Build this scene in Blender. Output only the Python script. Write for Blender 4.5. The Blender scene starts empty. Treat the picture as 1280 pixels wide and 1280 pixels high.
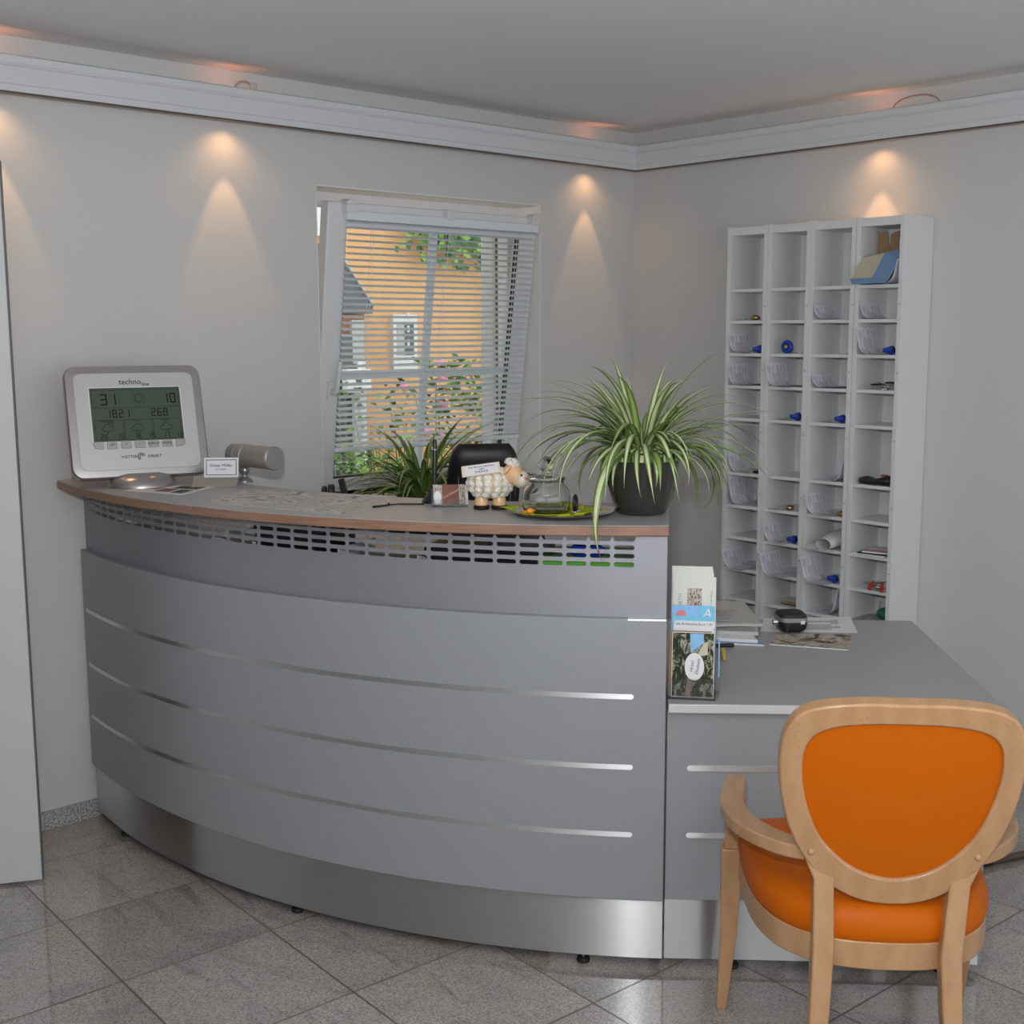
import bpy, bmesh, math, random
from mathutils import Vector, Matrix, Euler
PI = math.pi
C = bpy.context.scene.collection
sc = bpy.context.scene
R_ = math.radians

# ---------------------------------------------------------------- camera
CAM = Vector((-4.3648, -3.8889, 1.605))
F = 1557.9
def cam_axes(yaw, pit, roll):
    f = Vector((math.sin(yaw)*math.cos(pit), math.cos(yaw)*math.cos(pit), -math.sin(pit)))
    r = f.cross(Vector((0, 0, 1))).normalized(); u = r.cross(f)
    c, s = math.cos(roll), math.sin(roll)
    return c*r + s*u, -s*r + c*u, f
RT, UP, FW = cam_axes(R_(42.8376), R_(8.2245), R_(-0.212))
cd = bpy.data.cameras.new('camera'); cam = bpy.data.objects.new('camera', cd); C.objects.link(cam)
cd.sensor_width = 36; cd.lens = F/1280*36; cd.clip_end = 200
cam.matrix_world = Matrix(((RT.x, UP.x, -FW.x, CAM.x), (RT.y, UP.y, -FW.y, CAM.y), (RT.z, UP.z, -FW.z, CAM.z), (0, 0, 0, 1)))
sc.camera = cam
# ---------------------------------------------------------------- world, flash, added front fill, exposure
w = bpy.data.worlds.new('overcast_sky'); sc.world = w; w.use_nodes = True
nt = w.node_tree; bg = nt.nodes['Background']
bg.inputs['Color'].default_value = (0.93, 0.97, 1.0, 1); bg.inputs['Strength'].default_value = 1.55
def area(name, loc, target, sx, sy, power, col):
    l = bpy.data.lights.new(name, 'AREA'); l.shape = 'RECTANGLE'; l.size = sx; l.size_y = sy; l.energy = power; l.color = col
    o = bpy.data.objects.new(name, l); C.objects.link(o); o.location = loc
    o.rotation_euler = (Vector(target)-Vector(loc)).to_track_quat('-Z', 'Y').to_euler(); return o
area('camera_flash', CAM + UP*0.19 - RT*0.03 + FW*0.06, CAM + UP*0.19 + FW*5 + RT*1.6 + Vector((0, 0, 5.0)), 0.07, 0.045, 56, (0.965, 0.985, 1.0))
area('fill_front', (-3.6, -7.4, 1.35), (-3.6, 0, 1.45), 6.2, 1.9, 25, (0.95, 0.975, 1.0))  # unseen fill lamp added behind the camera in place of window daylight
sc.view_settings.view_transform = 'Standard'; sc.view_settings.look = 'None'
sc.view_settings.exposure = 0.06; sc.view_settings.gamma = 1.0; sc.view_settings.use_curve_mapping = False
sc.cycles.use_denoising = True
sc.cycles.max_bounces = 10; sc.cycles.transparent_max_bounces = 16
sc.cycles.caustics_reflective = False; sc.cycles.caustics_refractive = False

# ---------------------------------------------------------------- placing helpers (points of the room from sight lines)
def ray(x, y): return RT*((x-640)/F) - UP*((y-640)/F) + FW
def onz(x, y, z): d = ray(x, y); return CAM + d*((z-CAM.z)/d.z)
def ony(x, y, Y): d = ray(x, y); return CAM + d*((Y-CAM.y)/d.y)
def onx(x, y, X): d = ray(x, y); return CAM + d*((X-CAM.x)/d.x)

# ---------------------------------------------------------------- mesh helpers
class MB:
    def __init__(s): s.v = []; s.f = []; s.m = []; s.uv = {}
    def add(s, vs, fs, mi=0, M=None):
        b = len(s.v)
        s.v += [tuple(M @ Vector(p)) if M else tuple(p) for p in vs]
        for f in fs: s.f.append([b+i for i in f]); s.m.append(mi)
        return s
    def box(s, x0, x1, y0, y1, z0, z1, mi=0, M=None):
        vs = [(x0,y0,z0),(x1,y0,z0),(x1,y1,z0),(x0,y1,z0),(x0,y0,z1),(x1,y0,z1),(x1,y1,z1),(x0,y1,z1)]
        return s.add(vs, [(0,3,2,1),(4,5,6,7),(0,1,5,4),(1,2,6,5),(2,3,7,6),(3,0,4,7)], mi, M)
    def prism(s, poly, z0, z1, mi=0, M=None):
        n = len(poly)
        a = sum(poly[i][0]*poly[(i+1)%n][1]-poly[(i+1)%n][0]*poly[i][1] for i in range(n))
        if a < 0: poly = poly[::-1]
        vs = [(p[0],p[1],z0) for p in poly]+[(p[0],p[1],z1) for p in poly]
        fs = [list(range(n))[::-1], list(range(n,2*n))]+[(i,(i+1)%n,n+(i+1)%n,n+i) for i in range(n)]
        return s.add(vs, fs, mi, M)
    def loft(s, rings, close=True, caps=True, mi=0, M=None, closed_path=False):
        n = len(rings[0]); vs = [p for r in rings for p in r]; fs = []
        K = len(rings)
        for k in range(K if closed_path else K-1):
            k2 = (k+1) % K
            for i in range(n if close else n-1):
                j = (i+1)%n; fs.append((k*n+i, k*n+j, k2*n+j, k2*n+i))
        if caps and not closed_path:
            fs.append(list(range(n))[::-1]); fs.append([(K-1)*n+i for i in range(n)])
        return s.add(vs, fs, mi, M)
    def lathe(s, prof, n=40, mi=0, M=None, caps=False):
        rings = [[(r*math.cos(2*PI*i/n), r*math.sin(2*PI*i/n), z) for i in range(n)] for r, z in prof]
        return s.loft(rings, True, caps, mi, M)
    def cyl(s, p, q, r, n=16, mi=0, r2=None):
        return s.tube([p, q], [r, r if r2 is None else r2], n, mi)
    def tube(s, pts, rad, n=8, mi=0, closed=False):
        pts = [Vector(p) for p in pts]; K = len(pts)
        if not isinstance(rad, (list, tuple)): rad = [rad]*K
        rings = []; up = None
        for k in range(K):
            if closed: t = pts[(k+1)%K]-pts[k-1]
            else: t = pts[min(k+1,K-1)]-pts[max(k-1,0)]
            t.normalize()
            if up is None: up = Vector((0,0,1)) if abs(t.z) < .9 else Vector((1,0,0))
            a = t.cross(up)
            if a.length < 1e-5: a = t.cross(Vector((0,1,0.3)))
            a.normalize(); b = a.cross(t); up = b
            rings.append([tuple(pts[k]+rad[k]*(math.cos(2*PI*i/n)*a+math.sin(2*PI*i/n)*b)) for i in range(n)])
        return s.loft(rings, True, not closed, mi, None, closed)
    def sphere(s, c, rx, ry=None, rz=None, n=20, m=12, mi=0, M=None):
        ry = rx if ry is None else ry; rz = rx if rz is None else rz
        rings = []
        for k in range(m+1):
            t = PI*k/m; t = min(max(t, .02), PI-.02)
            rings.append([(c[0]+rx*math.sin(t)*math.cos(2*PI*i/n), c[1]+ry*math.sin(t)*math.sin(2*PI*i/n), c[2]-rz*math.cos(t)) for i in range(n)])
        return s.loft(rings, True, True, mi, M)
    def grid(s, fn, nu, nv, mi=0, M=None):
        b = len(s.v); vs = []; fs = []
        for j in range(nv+1):
            for i in range(nu+1):
                u, v = i/nu, j/nv; vs.append(fn(u, v)); s.uv[b+len(vs)-1] = (u, v)
        for j in range(nv):
            for i in range(nu): a = j*(nu+1)+i; fs.append((a, a+1, a+nu+2, a+nu+1))
        return s.add(vs, fs, mi, M)
    def build(s, name, mats, parent=None, smooth=False, bevel=0, seg=2, solid=0, subsurf=0, angle=35):
        me = bpy.data.meshes.new(name); me.from_pydata(s.v, [], s.f); 
        if not isinstance(mats, (list, tuple)): mats = [mats]
        for m in mats: me.materials.append(m)
        me.polygons.foreach_set('material_index', s.m)
        if s.uv:
            uvl = me.uv_layers.new(name='UVMap')
            for l in me.loops: uvl.data[l.index].uv = s.uv.get(l.vertex_index, (0, 0))
        bm = bmesh.new(); bm.from_mesh(me)
        if not s.uv: bmesh.ops.recalc_face_normals(bm, faces=bm.faces)
        bm.to_mesh(me); bm.free()
        if smooth:
            me.polygons.foreach_set('use_smooth', [True]*len(me.polygons))
            if angle < 180: me.set_sharp_from_angle(angle=R_(angle))
        me.update()
        o = bpy.data.objects.new(name, me); C.objects.link(o)
        if parent: o.parent = parent
        if solid: md = o.modifiers.new('thick', 'SOLIDIFY'); md.thickness = solid; md.offset = -1
        if bevel:
            md = o.modifiers.new('bevel', 'BEVEL'); md.width = bevel; md.segments = seg; md.limit_method = 'ANGLE'; md.angle_limit = R_(40)
        if subsurf: md = o.modifiers.new('sub', 'SUBSURF'); md.levels = subsurf; md.render_levels = subsurf
        return o

def text_mb(txt, size, M, depth=0.0006, mb=None, align='CENTER', shear=0, mi=0):
    cu = bpy.data.curves.new('lettering_curve', 'FONT'); cu.body = txt; cu.size = size; cu.align_x = align; cu.align_y = 'CENTER'
    cu.extrude = depth/2; cu.shear = shear; cu.resolution_u = 3
    o = bpy.data.objects.new('lettering_curve', cu); C.objects.link(o)
    dg = bpy.context.evaluated_depsgraph_get(); me = bpy.data.meshes.new_from_object(o.evaluated_get(dg))
    mb = mb or MB()
    mb.add([tuple(v.co) for v in me.vertices], [list(p.vertices) for p in me.polygons], mi, M)
    bpy.data.objects.remove(o); bpy.data.curves.remove(cu); bpy.data.meshes.remove(me)
    return mb

def tag(o, label, cat, group=None, kind=None):
    o['label'] = label; o['category'] = cat
    if group: o['group'] = group
    if kind: o['kind'] = kind
    return o
def thing(name, label, cat, loc=(0,0,0), rotz=0, group=None):
    o = bpy.data.objects.new(name, None); o.empty_display_size = .05; C.objects.link(o)
    o.location = loc; o.rotation_euler = (0, 0, rotz); return tag(o, label, cat, group)
def struct(o, label, cat):
    o['kind'] = 'structure'; o['label'] = label; o['category'] = cat; return o
def place(o, loc, rot=(0,0,0)): o.location = loc; o.rotation_euler = rot; return o
def dup_tree(o, parent=None):
    c = o.copy(); C.objects.link(c)
    if parent: c.parent = parent
    for ch in list(o.children): dup_tree(ch, c)
    return c

# ---------------------------------------------------------------- materials
class N:
    def __init__(s, name):
        s.m = bpy.data.materials.new(name); s.m.use_nodes = True; s.t = s.m.node_tree
        s.b = s.t.nodes['Principled BSDF']; s.out = s.t.nodes['Material Output']
    def n(s, typ, ins=None, **kw):
        nd = s.t.nodes.new(typ)
        for k, v in kw.items(): setattr(nd, k, v)
        for k, v in (ins or {}).items():
            sock = nd.inputs[k]
            if isinstance(v, bpy.types.NodeSocket): s.t.links.new(v, sock)
            else: sock.default_value = v
        return nd
    def math(s, op, a, b=None, c=None):
        nd = s.t.nodes.new('ShaderNodeMath'); nd.operation = op
        for i, v in enumerate((a, b, c)):
            if v is None: continue
            if isinstance(v, bpy.types.NodeSocket): s.t.links.new(v, nd.inputs[i])
            else: nd.inputs[i].default_value = v
        return nd.outputs[0]
    def mix(s, fac, a, b):
        nd = s.t.nodes.new('ShaderNodeMix'); nd.data_type = 'RGBA'
        for sock, v in ((nd.inputs[0], fac), (nd.inputs[6], a), (nd.inputs[7], b)):
            if isinstance(v, bpy.types.NodeSocket): s.t.links.new(v, sock)
            else: sock.default_value = v
        return nd.outputs[2]
    def ramp(s, fac, stops, interp='LINEAR'):
        nd = s.t.nodes.new('ShaderNodeValToRGB'); s.t.links.new(fac, nd.inputs[0]); e = nd.color_ramp.elements; nd.color_ramp.interpolation = interp
        e[0].position, e[0].color = stops[0][0], c4(stops[0][1]); e[1].position, e[1].color = stops[-1][0], c4(stops[-1][1])
        for p, c in stops[1:-1]: x = e.new(p); x.color = c4(c)
        return nd.outputs[0]
    def set(s, **kw):
        for k, v in kw.items():
            sock = s.b.inputs[k.replace('_', ' ')]
            if isinstance(v, bpy.types.NodeSocket): s.t.links.new(v, sock)
            else: sock.default_value = v
        return s
    def coord(s, which='Object', scale=(1,1,1), rot=(0,0,0)):
        tc = s.t.nodes.new('ShaderNodeTexCoord')
        mp = s.n('ShaderNodeMapping', {'Vector': tc.outputs[which], 'Scale': scale, 'Rotation': rot}); return mp.outputs[0]
    def bump(s, h, strength=.1, dist=.002):
        nd = s.n('ShaderNodeBump', {'Height': h, 'Strength': strength, 'Distance': dist}); s.t.links.new(nd.outputs[0], s.b.inputs['Normal'])
def c4(c): return (c[0], c[1], c[2], 1) if len(c) == 3 else c
def plain(name, col, rough=.5, metal=0, spec=.5, var=.06, vscale=18, bump=0, bscale=200, coat=0):
    n = N(name); co = n.coord()
    ns = n.n('ShaderNodeTexNoise', {'Vector': co, 'Scale': vscale, 'Detail': 4})
    a = tuple(min(1, x*(1-var)) for x in col); b = tuple(min(1, x*(1+var)) for x in col)
    n.set(Base_Color=n.mix(ns.outputs[0], c4(a), c4(b)), Roughness=rough, Metallic=metal, Specular_IOR_Level=spec, Coat_Weight=coat)
    if bump:
        nb = n.n('ShaderNodeTexNoise', {'Vector': co, 'Scale': bscale, 'Detail': 2}); n.bump(nb.outputs[0], bump)
    return n.m
M = {}
M['wall'] = plain('wall_paint', (.625,.622,.616), .75, spec=.25, var=.015, vscale=1.5, bump=.12, bscale=140)
M['ceiling'] = plain('ceiling_paint', (.88,.885,.895), .8, spec=.2, var=.01, vscale=1.2, bump=.08, bscale=160)
M['cornice'] = plain('cornice_white', (.64,.66,.68), .4, var=.01)
M['white_lacquer'] = plain('white_lacquer', (.74,.745,.75), .3, var=.01)
M['door_white'] = plain('door_white', (.58,.585,.59), .3, var=.02, vscale=2)
M['pvc'] = plain('white_pvc', (.74,.74,.76), .35, var=.01)
M['reveal'] = plain('lit_reveal_tone', (.84,.82,.78), .7, var=.02)  # lighter than the wall: light falling on the reveal put into the colour
M['edge_grey'] = plain('edge_grey', (.12,.12,.12), .5)
M['blind'] = plain('blind_slat', (.78,.82,.85), .42, var=.02)
M['muntin'] = plain('muntin_bar', (.72,.80,.84), .4, var=.02)
M['black_rubber'] = plain('black_rubber', (.012,.012,.012), .6)
M['black_plastic'] = plain('black_plastic', (.012,.012,.013), .32, var=.15)
M['black_leather'] = plain('black_leather', (.008,.008,.009), .42, bump=.3, bscale=260, var=.2)
M['thread'] = plain('grey_thread', (.25,.25,.25), .7)
M['chrome'] = plain('chrome', (.75,.75,.76), .12, 1, var=.03)
M['brass'] = plain('brass', (.5,.36,.16), .3, 1, var=.1)
M['silver_plastic'] = plain('silver_plastic', (.56,.56,.57), .33, .35, var=.02)
M['silver_trim'] = plain('silver_trim', (.42,.40,.40), .28, .75, var=.02)
M['grey_metal'] = plain('grey_metal', (.36,.37,.38), .35, .7, var=.04)
M['warm_grey_metal'] = plain('warm_grey_metal', (.40,.37,.33), .4, .45, var=.03)
M['white_paper'] = plain('white_paper', (.80,.80,.82), .7, spec=.2, var=.02)
M['cream_paper'] = plain('cream_paper', (.72,.74,.68), .6, spec=.3, var=.02)
M['ink'] = plain('ink', (.03,.03,.035), .7, spec=.2)
M['grey_ink'] = plain('grey_ink', (.30,.30,.28), .7, spec=.2)
M['blue_print'] = plain('blue_print', (.10,.36,.68), .4, var=.25, vscale=60)
M['cyan_print'] = plain('cyan_print', (.04,.42,.65), .4, var=.15, vscale=60)
M['red_print'] = plain('red_print', (.55,.08,.07), .4)
M['brown_print'] = plain('brown_print', (.20,.065,.045), .4, var=.2, vscale=90)
M['blue_plastic'] = plain('blue_plastic', (.012,.05,.42), .28)
M['green_plastic'] = plain('green_plastic', (.12,.42,.03), .4)
M['dark_green'] = plain('dark_green_fabric', (.01,.12,.07), .6)
M['red_plastic'] = plain('red_plastic', (.45,.03,.02), .35)
M['yellow_plastic'] = plain('yellow_plastic', (.75,.55,.02), .35)
M['cardboard'] = plain('cardboard', (.33,.20,.11), .8, var=.12, vscale=40)
M['beige_packet'] = plain('beige_packet', (.55,.51,.38), .6, var=.08)
M['blue_packet'] = plain('blue_packet', (.19,.33,.54), .5, var=.1)
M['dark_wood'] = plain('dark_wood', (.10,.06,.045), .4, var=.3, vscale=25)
M['soil'] = plain('potting_soil', (.045,.028,.02), .95, var=.5, vscale=120, bump=1, bscale=150)
M['pot_glaze'] = plain('dark_glaze', (.040,.037,.032), .13, var=.25, vscale=9)
M['lime_paper'] = plain('lime_napkin', (.50,.56,.03), .8, spec=.2, var=.08)
M['orange_wrap'] = plain('orange_wrapper', (.85,.32,.02), .25, var=.2)
M['tray_metal'] = plain('tray_steel', (.55,.54,.50), .18, 1, var=.04)
M['lcd'] = plain('lcd_green', (.080,.105,.080), .3, spec=.15, var=.08, vscale=6)
M['lcd_ink'] = plain('lcd_segment', (.010,.012,.010), .6, spec=.05)
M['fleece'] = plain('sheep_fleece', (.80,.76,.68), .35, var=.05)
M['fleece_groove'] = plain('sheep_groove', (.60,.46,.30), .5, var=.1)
M['sheep_skin'] = plain('sheep_skin', (.80,.50,.27), .3, var=.06)
M['sheep_muzzle'] = plain('sheep_muzzle', (.82,.68,.54), .3, var=.05)
M['pink'] = plain('sheep_nose', (.70,.25,.2), .35)
M['wire_tan'] = plain('wire_tan', (.42,.30,.22), .5)
M['ext_stone'] = plain('paving', (.55,.53,.50), .9, var=.15, vscale=3)
M['slate'] = plain('slate_grey', (.13,.14,.155), .7, var=.1)
M['brick_brown'] = plain('brick_brown', (.34,.16,.10), .85, var=.2, vscale=12)
M['light_grey'] = plain('light_grey', (.5,.5,.48), .7)
M['leaf_dark'] = plain('shrub_leaf_dark', (.045,.13,.03), .5, var=.45, vscale=30)
M['leaf_light'] = plain('shrub_leaf_light', (.22,.42,.06), .5, var=.35, vscale=30)
M['stem'] = plain('shrub_stem', (.12,.15,.05), .7)
M['rose'] = plain('rose_pink', (.80,.30,.45), .6, var=.2, vscale=60)
M['plant_green'] = plain('spider_leaf_green', (.115,.195,.045), .4, var=.25, vscale=14)
M['plant_mid'] = plain('spider_leaf_mid', (.28,.38,.11), .4, var=.2, vscale=14)
M['plant_cream'] = plain('spider_leaf_cream', (.58,.62,.36), .4, var=.1, vscale=14)
M['plant_brown'] = plain('spider_leaf_tip', (.24,.11,.05), .7, var=.2)

def glassy(name, tint=(1,1,1), refl=.9, rough=.02):
    n = N(name); t = n.n('ShaderNodeBsdfTransparent', {'Color': c4(tint)}); g = n.n('ShaderNodeBsdfGlossy', {'Color': (1,1,1,1), 'Roughness': rough})
    fr = n.n('ShaderNodeFresnel', {'IOR': 1.45}); fac = n.math('MULTIPLY', fr.outputs[0], refl)
    mx = n.n('ShaderNodeMixShader', {0: fac, 1: t.outputs[0], 2: g.outputs[0]}); n.t.links.new(mx.outputs[0], n.out.inputs[0]); return n.m
M['pane'] = glassy('window_glass', (.95,.98,.97), .6)
M['acrylic'] = glassy('clear_acrylic', (.93,.94,.95), 1)
n = N('jar_glass'); n.set(Base_Color=(.97,.99,.98,1), Roughness=.01, Transmission_Weight=1.0, IOR=1.45); M['jar'] = n.m

# granite floor tiles
def floor_mat():
    n = N('granite_tiles'); co = n.coord(rot=(0, 0, R_(3.2)))
    S = .416
    sx = n.n('ShaderNodeSeparateXYZ', {'Vector': co})
    px = n.math('DIVIDE', n.math('ADD', sx.outputs[0], 1.785+0.0), S); py = n.math('DIVIDE', n.math('ADD', sx.outputs[1], .838), S)
    def edge(p):
        f = n.math('FRACT', n.math('ADD', p, 100.0)); return n.math('MINIMUM', f, n.math('SUBTRACT', 1.0, f))
    e = n.math('MINIMUM', edge(px), edge(py)); line = n.math('LESS_THAN', e, .0062)
    cell = n.n('ShaderNodeCombineXYZ', {'X': n.math('FLOOR', px), 'Y': n.math('FLOOR', py)})
    wn = n.n('ShaderNodeTexWhiteNoise', {'Vector': cell.outputs[0]}, noise_dimensions='3D')
    off = n.n('ShaderNodeVectorMath', {0: co, 1: wn.outputs['Color']}, operation='ADD')
    big = n.n('ShaderNodeTexNoise', {'Vector': off.outputs[0], 'Scale': 5, 'Detail': 5, 'Roughness': .6, 'Distortion': .6})
    fine = n.n('ShaderNodeTexNoise', {'Vector': co, 'Scale': 210, 'Detail': 3, 'Roughness': .7})
    vor = n.n('ShaderNodeTexVoronoi', {'Vector': co, 'Scale': 260}); vs = n.n('ShaderNodeSeparateColor', {'Color': vor.outputs['Color']})
    st = n.n('ShaderNodeMapping', {'Vector': off.outputs[0], 'Scale': (9, 1.6, 1), 'Rotation': (0,0,.7)})
    vein = n.n('ShaderNodeTexNoise', {'Vector': st.outputs[0], 'Scale': 1.5, 'Detail': 6, 'Roughness': .65, 'Distortion': 1.0})
    f1 = n.ramp(fine.outputs[0], [(.33,(.22,.198,.180)),(.5,(.46,.42,.385)),(.66,(.72,.665,.615))])
    f2 = n.ramp(vs.outputs[0], [(0,(.15,.137,.128)),(.16,(.34,.31,.285)),(.5,(.51,.465,.43)),(1,(.73,.68,.63))])
    c = n.mix(.5, f1, f2)
    tint = n.ramp(big.outputs[0], [(.3,(.78,.80,.82)),(.55,(1,1,1)),(.75,(1.0,.90,.82))])
    mul = n.t.nodes.new('ShaderNodeMix'); mul.data_type = 'RGBA'; mul.blend_type = 'MULTIPLY'; mul.inputs[0].default_value = 1
    n.t.links.new(c, mul.inputs[6]); n.t.links.new(tint, mul.inputs[7])
    vr = n.ramp(vein.outputs[0], [(.28,(.55,.56,.58)),(.42,(1,1,1)),(1,(1,1,1))])
    mul2 = n.t.nodes.new('ShaderNodeMix'); mul2.data_type = 'RGBA'; mul2.blend_type = 'MULTIPLY'; mul2.inputs[0].default_value = .8
    n.t.links.new(mul.outputs[2], mul2.inputs[6]); n.t.links.new(vr, mul2.inputs[7])
    tv = n.math('ADD', n.math('MULTIPLY', wn.outputs['Value'], .16), .80)
    tvc = n.n('ShaderNodeCombineColor', {0: tv, 1: tv, 2: tv})
    mul3 = n.t.nodes.new('ShaderNodeMix'); mul3.data_type = 'RGBA'; mul3.blend_type = 'MULTIPLY'; mul3.inputs[0].default_value = 1
    n.t.links.new(mul2.outputs[2], mul3.inputs[6]); n.t.links.new(tvc.outputs[0], mul3.inputs[7])
    n.set(Base_Color=n.mix(line, mul3.outputs[2], (.13,.098,.072,1)), Roughness=n.math('ADD', n.math('MULTIPLY', line, .5), .055), Specular_IOR_Level=1.0, Coat_Weight=.35, Coat_Roughness=.03)
    return n.m
M['floor'] = floor_mat()
def granite_skirting():
    n = N('granite_skirting'); co = n.coord(); fine = n.n('ShaderNodeTexNoise', {'Vector': co, 'Scale': 170, 'Detail': 3})
    n.set(Base_Color=n.ramp(fine.outputs[0], [(.35,(.14,.14,.14)),(.5,(.38,.37,.36)),(.65,(.58,.56,.54))]), Roughness=.25); return n.m
M['skirting'] = granite_skirting()
def laminate(name, col, rough, metal):
    n = N(name); co = n.coord(); f = n.n('ShaderNodeTexNoise', {'Vector': co, 'Scale': 450, 'Detail': 2})
    a = tuple(x*.93 for x in col); b = tuple(x*1.07 for x in col)
    n.set(Base_Color=n.mix(f.outputs[0], c4(a), c4(b)), Roughness=rough, Metallic=metal, Specular_IOR_Level=.45); return n.m
M['panel'] = laminate('grey_laminate', (.33,.345,.36), .42, .15)
M['top_grey'] = laminate('counter_laminate', (.42,.42,.425), .38, 0)
M['desk_top'] = laminate('desk_laminate', (.395,.395,.395), .40, 0)
M['desk_edge'] = laminate('desk_edge', (.66,.66,.68), .35, .1)
def brushed(name, col, rough, aniso, horiz=True, metal=1.0):
    n = N(name); co = n.coord(scale=(1,1,60) if horiz else (60,60,1))
    f = n.n('ShaderNodeTexNoise', {'Vector': co, 'Scale': 14, 'Detail': 4, 'Roughness': .7})
    a = tuple(x*.9 for x in col); b = tuple(min(1,x*1.08) for x in col)
    tg = n.n('ShaderNodeTangent', direction_type='RADIAL', axis='Z')
    n.set(Base_Color=n.mix(f.outputs[0], c4(a), c4(b)), Metallic=metal, Roughness=rough, Anisotropic=aniso, Anisotropic_Rotation=.25, Tangent=tg.outputs[0]); return n.m
M['steel'] = brushed('brushed_steel', (.60,.60,.60), .34, 1.0)
M['alu'] = brushed('brushed_aluminium', (.315,.325,.35), .50, .3, metal=.42)
M['strip'] = brushed('polished_strip', (.74,.74,.75), .42, .85)
def wood(name, c1, c2, scale=(1,1,1), rough=.35, wscale=6, coat=.2):
    n = N(name); co = n.coord(scale=scale)
    ns = n.n('ShaderNodeTexNoise', {'Vector': co, 'Scale': 9, 'Detail': 4, 'Distortion': .8})
    wv = n.n('ShaderNodeTexWave', {'Vector': co, 'Scale': wscale, 'Distortion': 6, 'Detail': 3, 'Detail Scale': 1.5})
    fl = n.n('ShaderNodeTexNoise', {'Vector': n.coord(scale=(scale[0]*1, scale[1]*1, scale[2]*1)), 'Scale': 190, 'Detail': 1})
    k = n.math('ADD', n.math('MULTIPLY', ns.outputs[0], .6), n.math('MULTIPLY', wv.outputs[0], .4))
    c = n.mix(k, c4(c1), c4(c2)); fk = n.ramp(fl.outputs[0], [(.66,(0,0,0)),(.72,(.35,.35,.35))])
    c = n.mix(fk, c, c4(tuple(x*.5 for x in c1)))
    n.set(Base_Color=c, Roughness=rough, Coat_Weight=coat, Coat_Roughness=.15); return n.m
M['beech'] = wood('beech', (.43,.235,.112), (.54,.315,.165))
M['ply'] = wood('multiplex_edge', (.22,.118,.078), (.37,.215,.145), scale=(1,1,30), rough=.4, wscale=3, coat=.1)
n = N('orange_vinyl'); co = n.coord(); nb = n.n('ShaderNodeTexNoise', {'Vector': co, 'Scale': 380, 'Detail': 2}); n.set(Base_Color=(.55,.115,.0005,1), Roughness=.48, Specular_IOR_Level=.16); n.bump(nb.outputs[0], .12, .001); M['orange'] = n.m
n = N('orange_render'); co = n.coord(); nb = n.n('ShaderNodeTexNoise', {'Vector': co, 'Scale': 2.0, 'Detail': 5}); n.set(Base_Color=n.mix(nb.outputs[0], (.80,.43,.19,1), (.86,.50,.24,1)), Roughness=.9, Specular_IOR_Level=.1); M['orange_wall'] = n.m
n = N('mesh_fence'); co = n.coord(); sx = n.n('ShaderNodeSeparateXYZ', {'Vector': co})
ga = n.math('LESS_THAN', n.math('FRACT', n.math('MULTIPLY', sx.outputs[2], 18)), .3); gb = n.math('LESS_THAN', n.math('FRACT', n.math('MULTIPLY', sx.outputs[0], 18)), .25)
n.set(Base_Color=n.mix(n.math('MAXIMUM', ga, gb), (.045,.055,.05,1), (.20,.23,.22,1)), Roughness=.7); M['mesh_fence'] = n.m
def printed(name, paper, ink, lines=22, amount=.62, margin=.1, cols=(60, 1)):
    n = N(name); tc = n.t.nodes.new('ShaderNodeTexCoord'); sx = n.n('ShaderNodeSeparateXYZ', {'Vector': tc.outputs['UV']})
    U, V = sx.outputs[0], sx.outputs[1]
    row = n.math('MULTIPLY', V, lines); on = n.math('LESS_THAN', n.math('FRACT', row), .42)
    cmb = n.n('ShaderNodeCombineXYZ', {'X': n.math('MULTIPLY', U, 45), 'Y': n.math('FLOOR', row)})
    ns = n.n('ShaderNodeTexNoise', {'Vector': cmb.outputs[0], 'Scale': 1, 'Detail': 1}); word = n.math('LESS_THAN', ns.outputs[0], amount)
    cm2 = n.n('ShaderNodeCombineXYZ', {'X': n.math('FLOOR', n.math('MULTIPLY', U, 4)), 'Y': n.math('FLOOR', n.math('MULTIPLY', row, .5))})
    wn = n.n('ShaderNodeTexWhiteNoise', {'Vector': cm2.outputs[0]}); blk = n.math('LESS_THAN', wn.outputs[0], .78)
    mu = n.math('MULTIPLY', n.math('GREATER_THAN', U, margin), n.math('LESS_THAN', U, 1-margin)); mv = n.math('MULTIPLY', n.math('GREATER_THAN', V, margin), n.math('LESS_THAN', V, 1-margin))
    k = n.math('MULTIPLY', n.math('MULTIPLY', on, word), n.math('MULTIPLY', blk, n.math('MULTIPLY', mu, mv)))
    n.set(Base_Color=n.mix(k, c4(paper), c4(ink)), Roughness=.7, Specular_IOR_Level=.2); return n.m
M['print'] = printed('printed_sheet', (.74,.74,.80), (.26,.26,.29), lines=30, amount=.56, margin=.06)
M['news'] = printed('newsprint', (.50,.49,.47), (.20,.20,.20), lines=34, margin=.05)
M['text_sheet'] = printed('text_sheet', (.78,.78,.78), (.16,.16,.18), lines=16, margin=.16)
def picture(name, stops, scale=5, seed=0, rough=.3, dist=1.2):
    n = N(name); tc = n.t.nodes.new('ShaderNodeTexCoord'); mp = n.n('ShaderNodeMapping', {'Vector': tc.outputs['UV'], 'Location': (seed, seed*1.7, 0)})
    a = n.n('ShaderNodeTexNoise', {'Vector': mp.outputs[0], 'Scale': scale, 'Detail': 5, 'Roughness': .65, 'Distortion': dist})
    n.set(Base_Color=n.ramp(a.outputs[0], stops), Roughness=.5, Specular_IOR_Level=.15); return n.m
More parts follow.
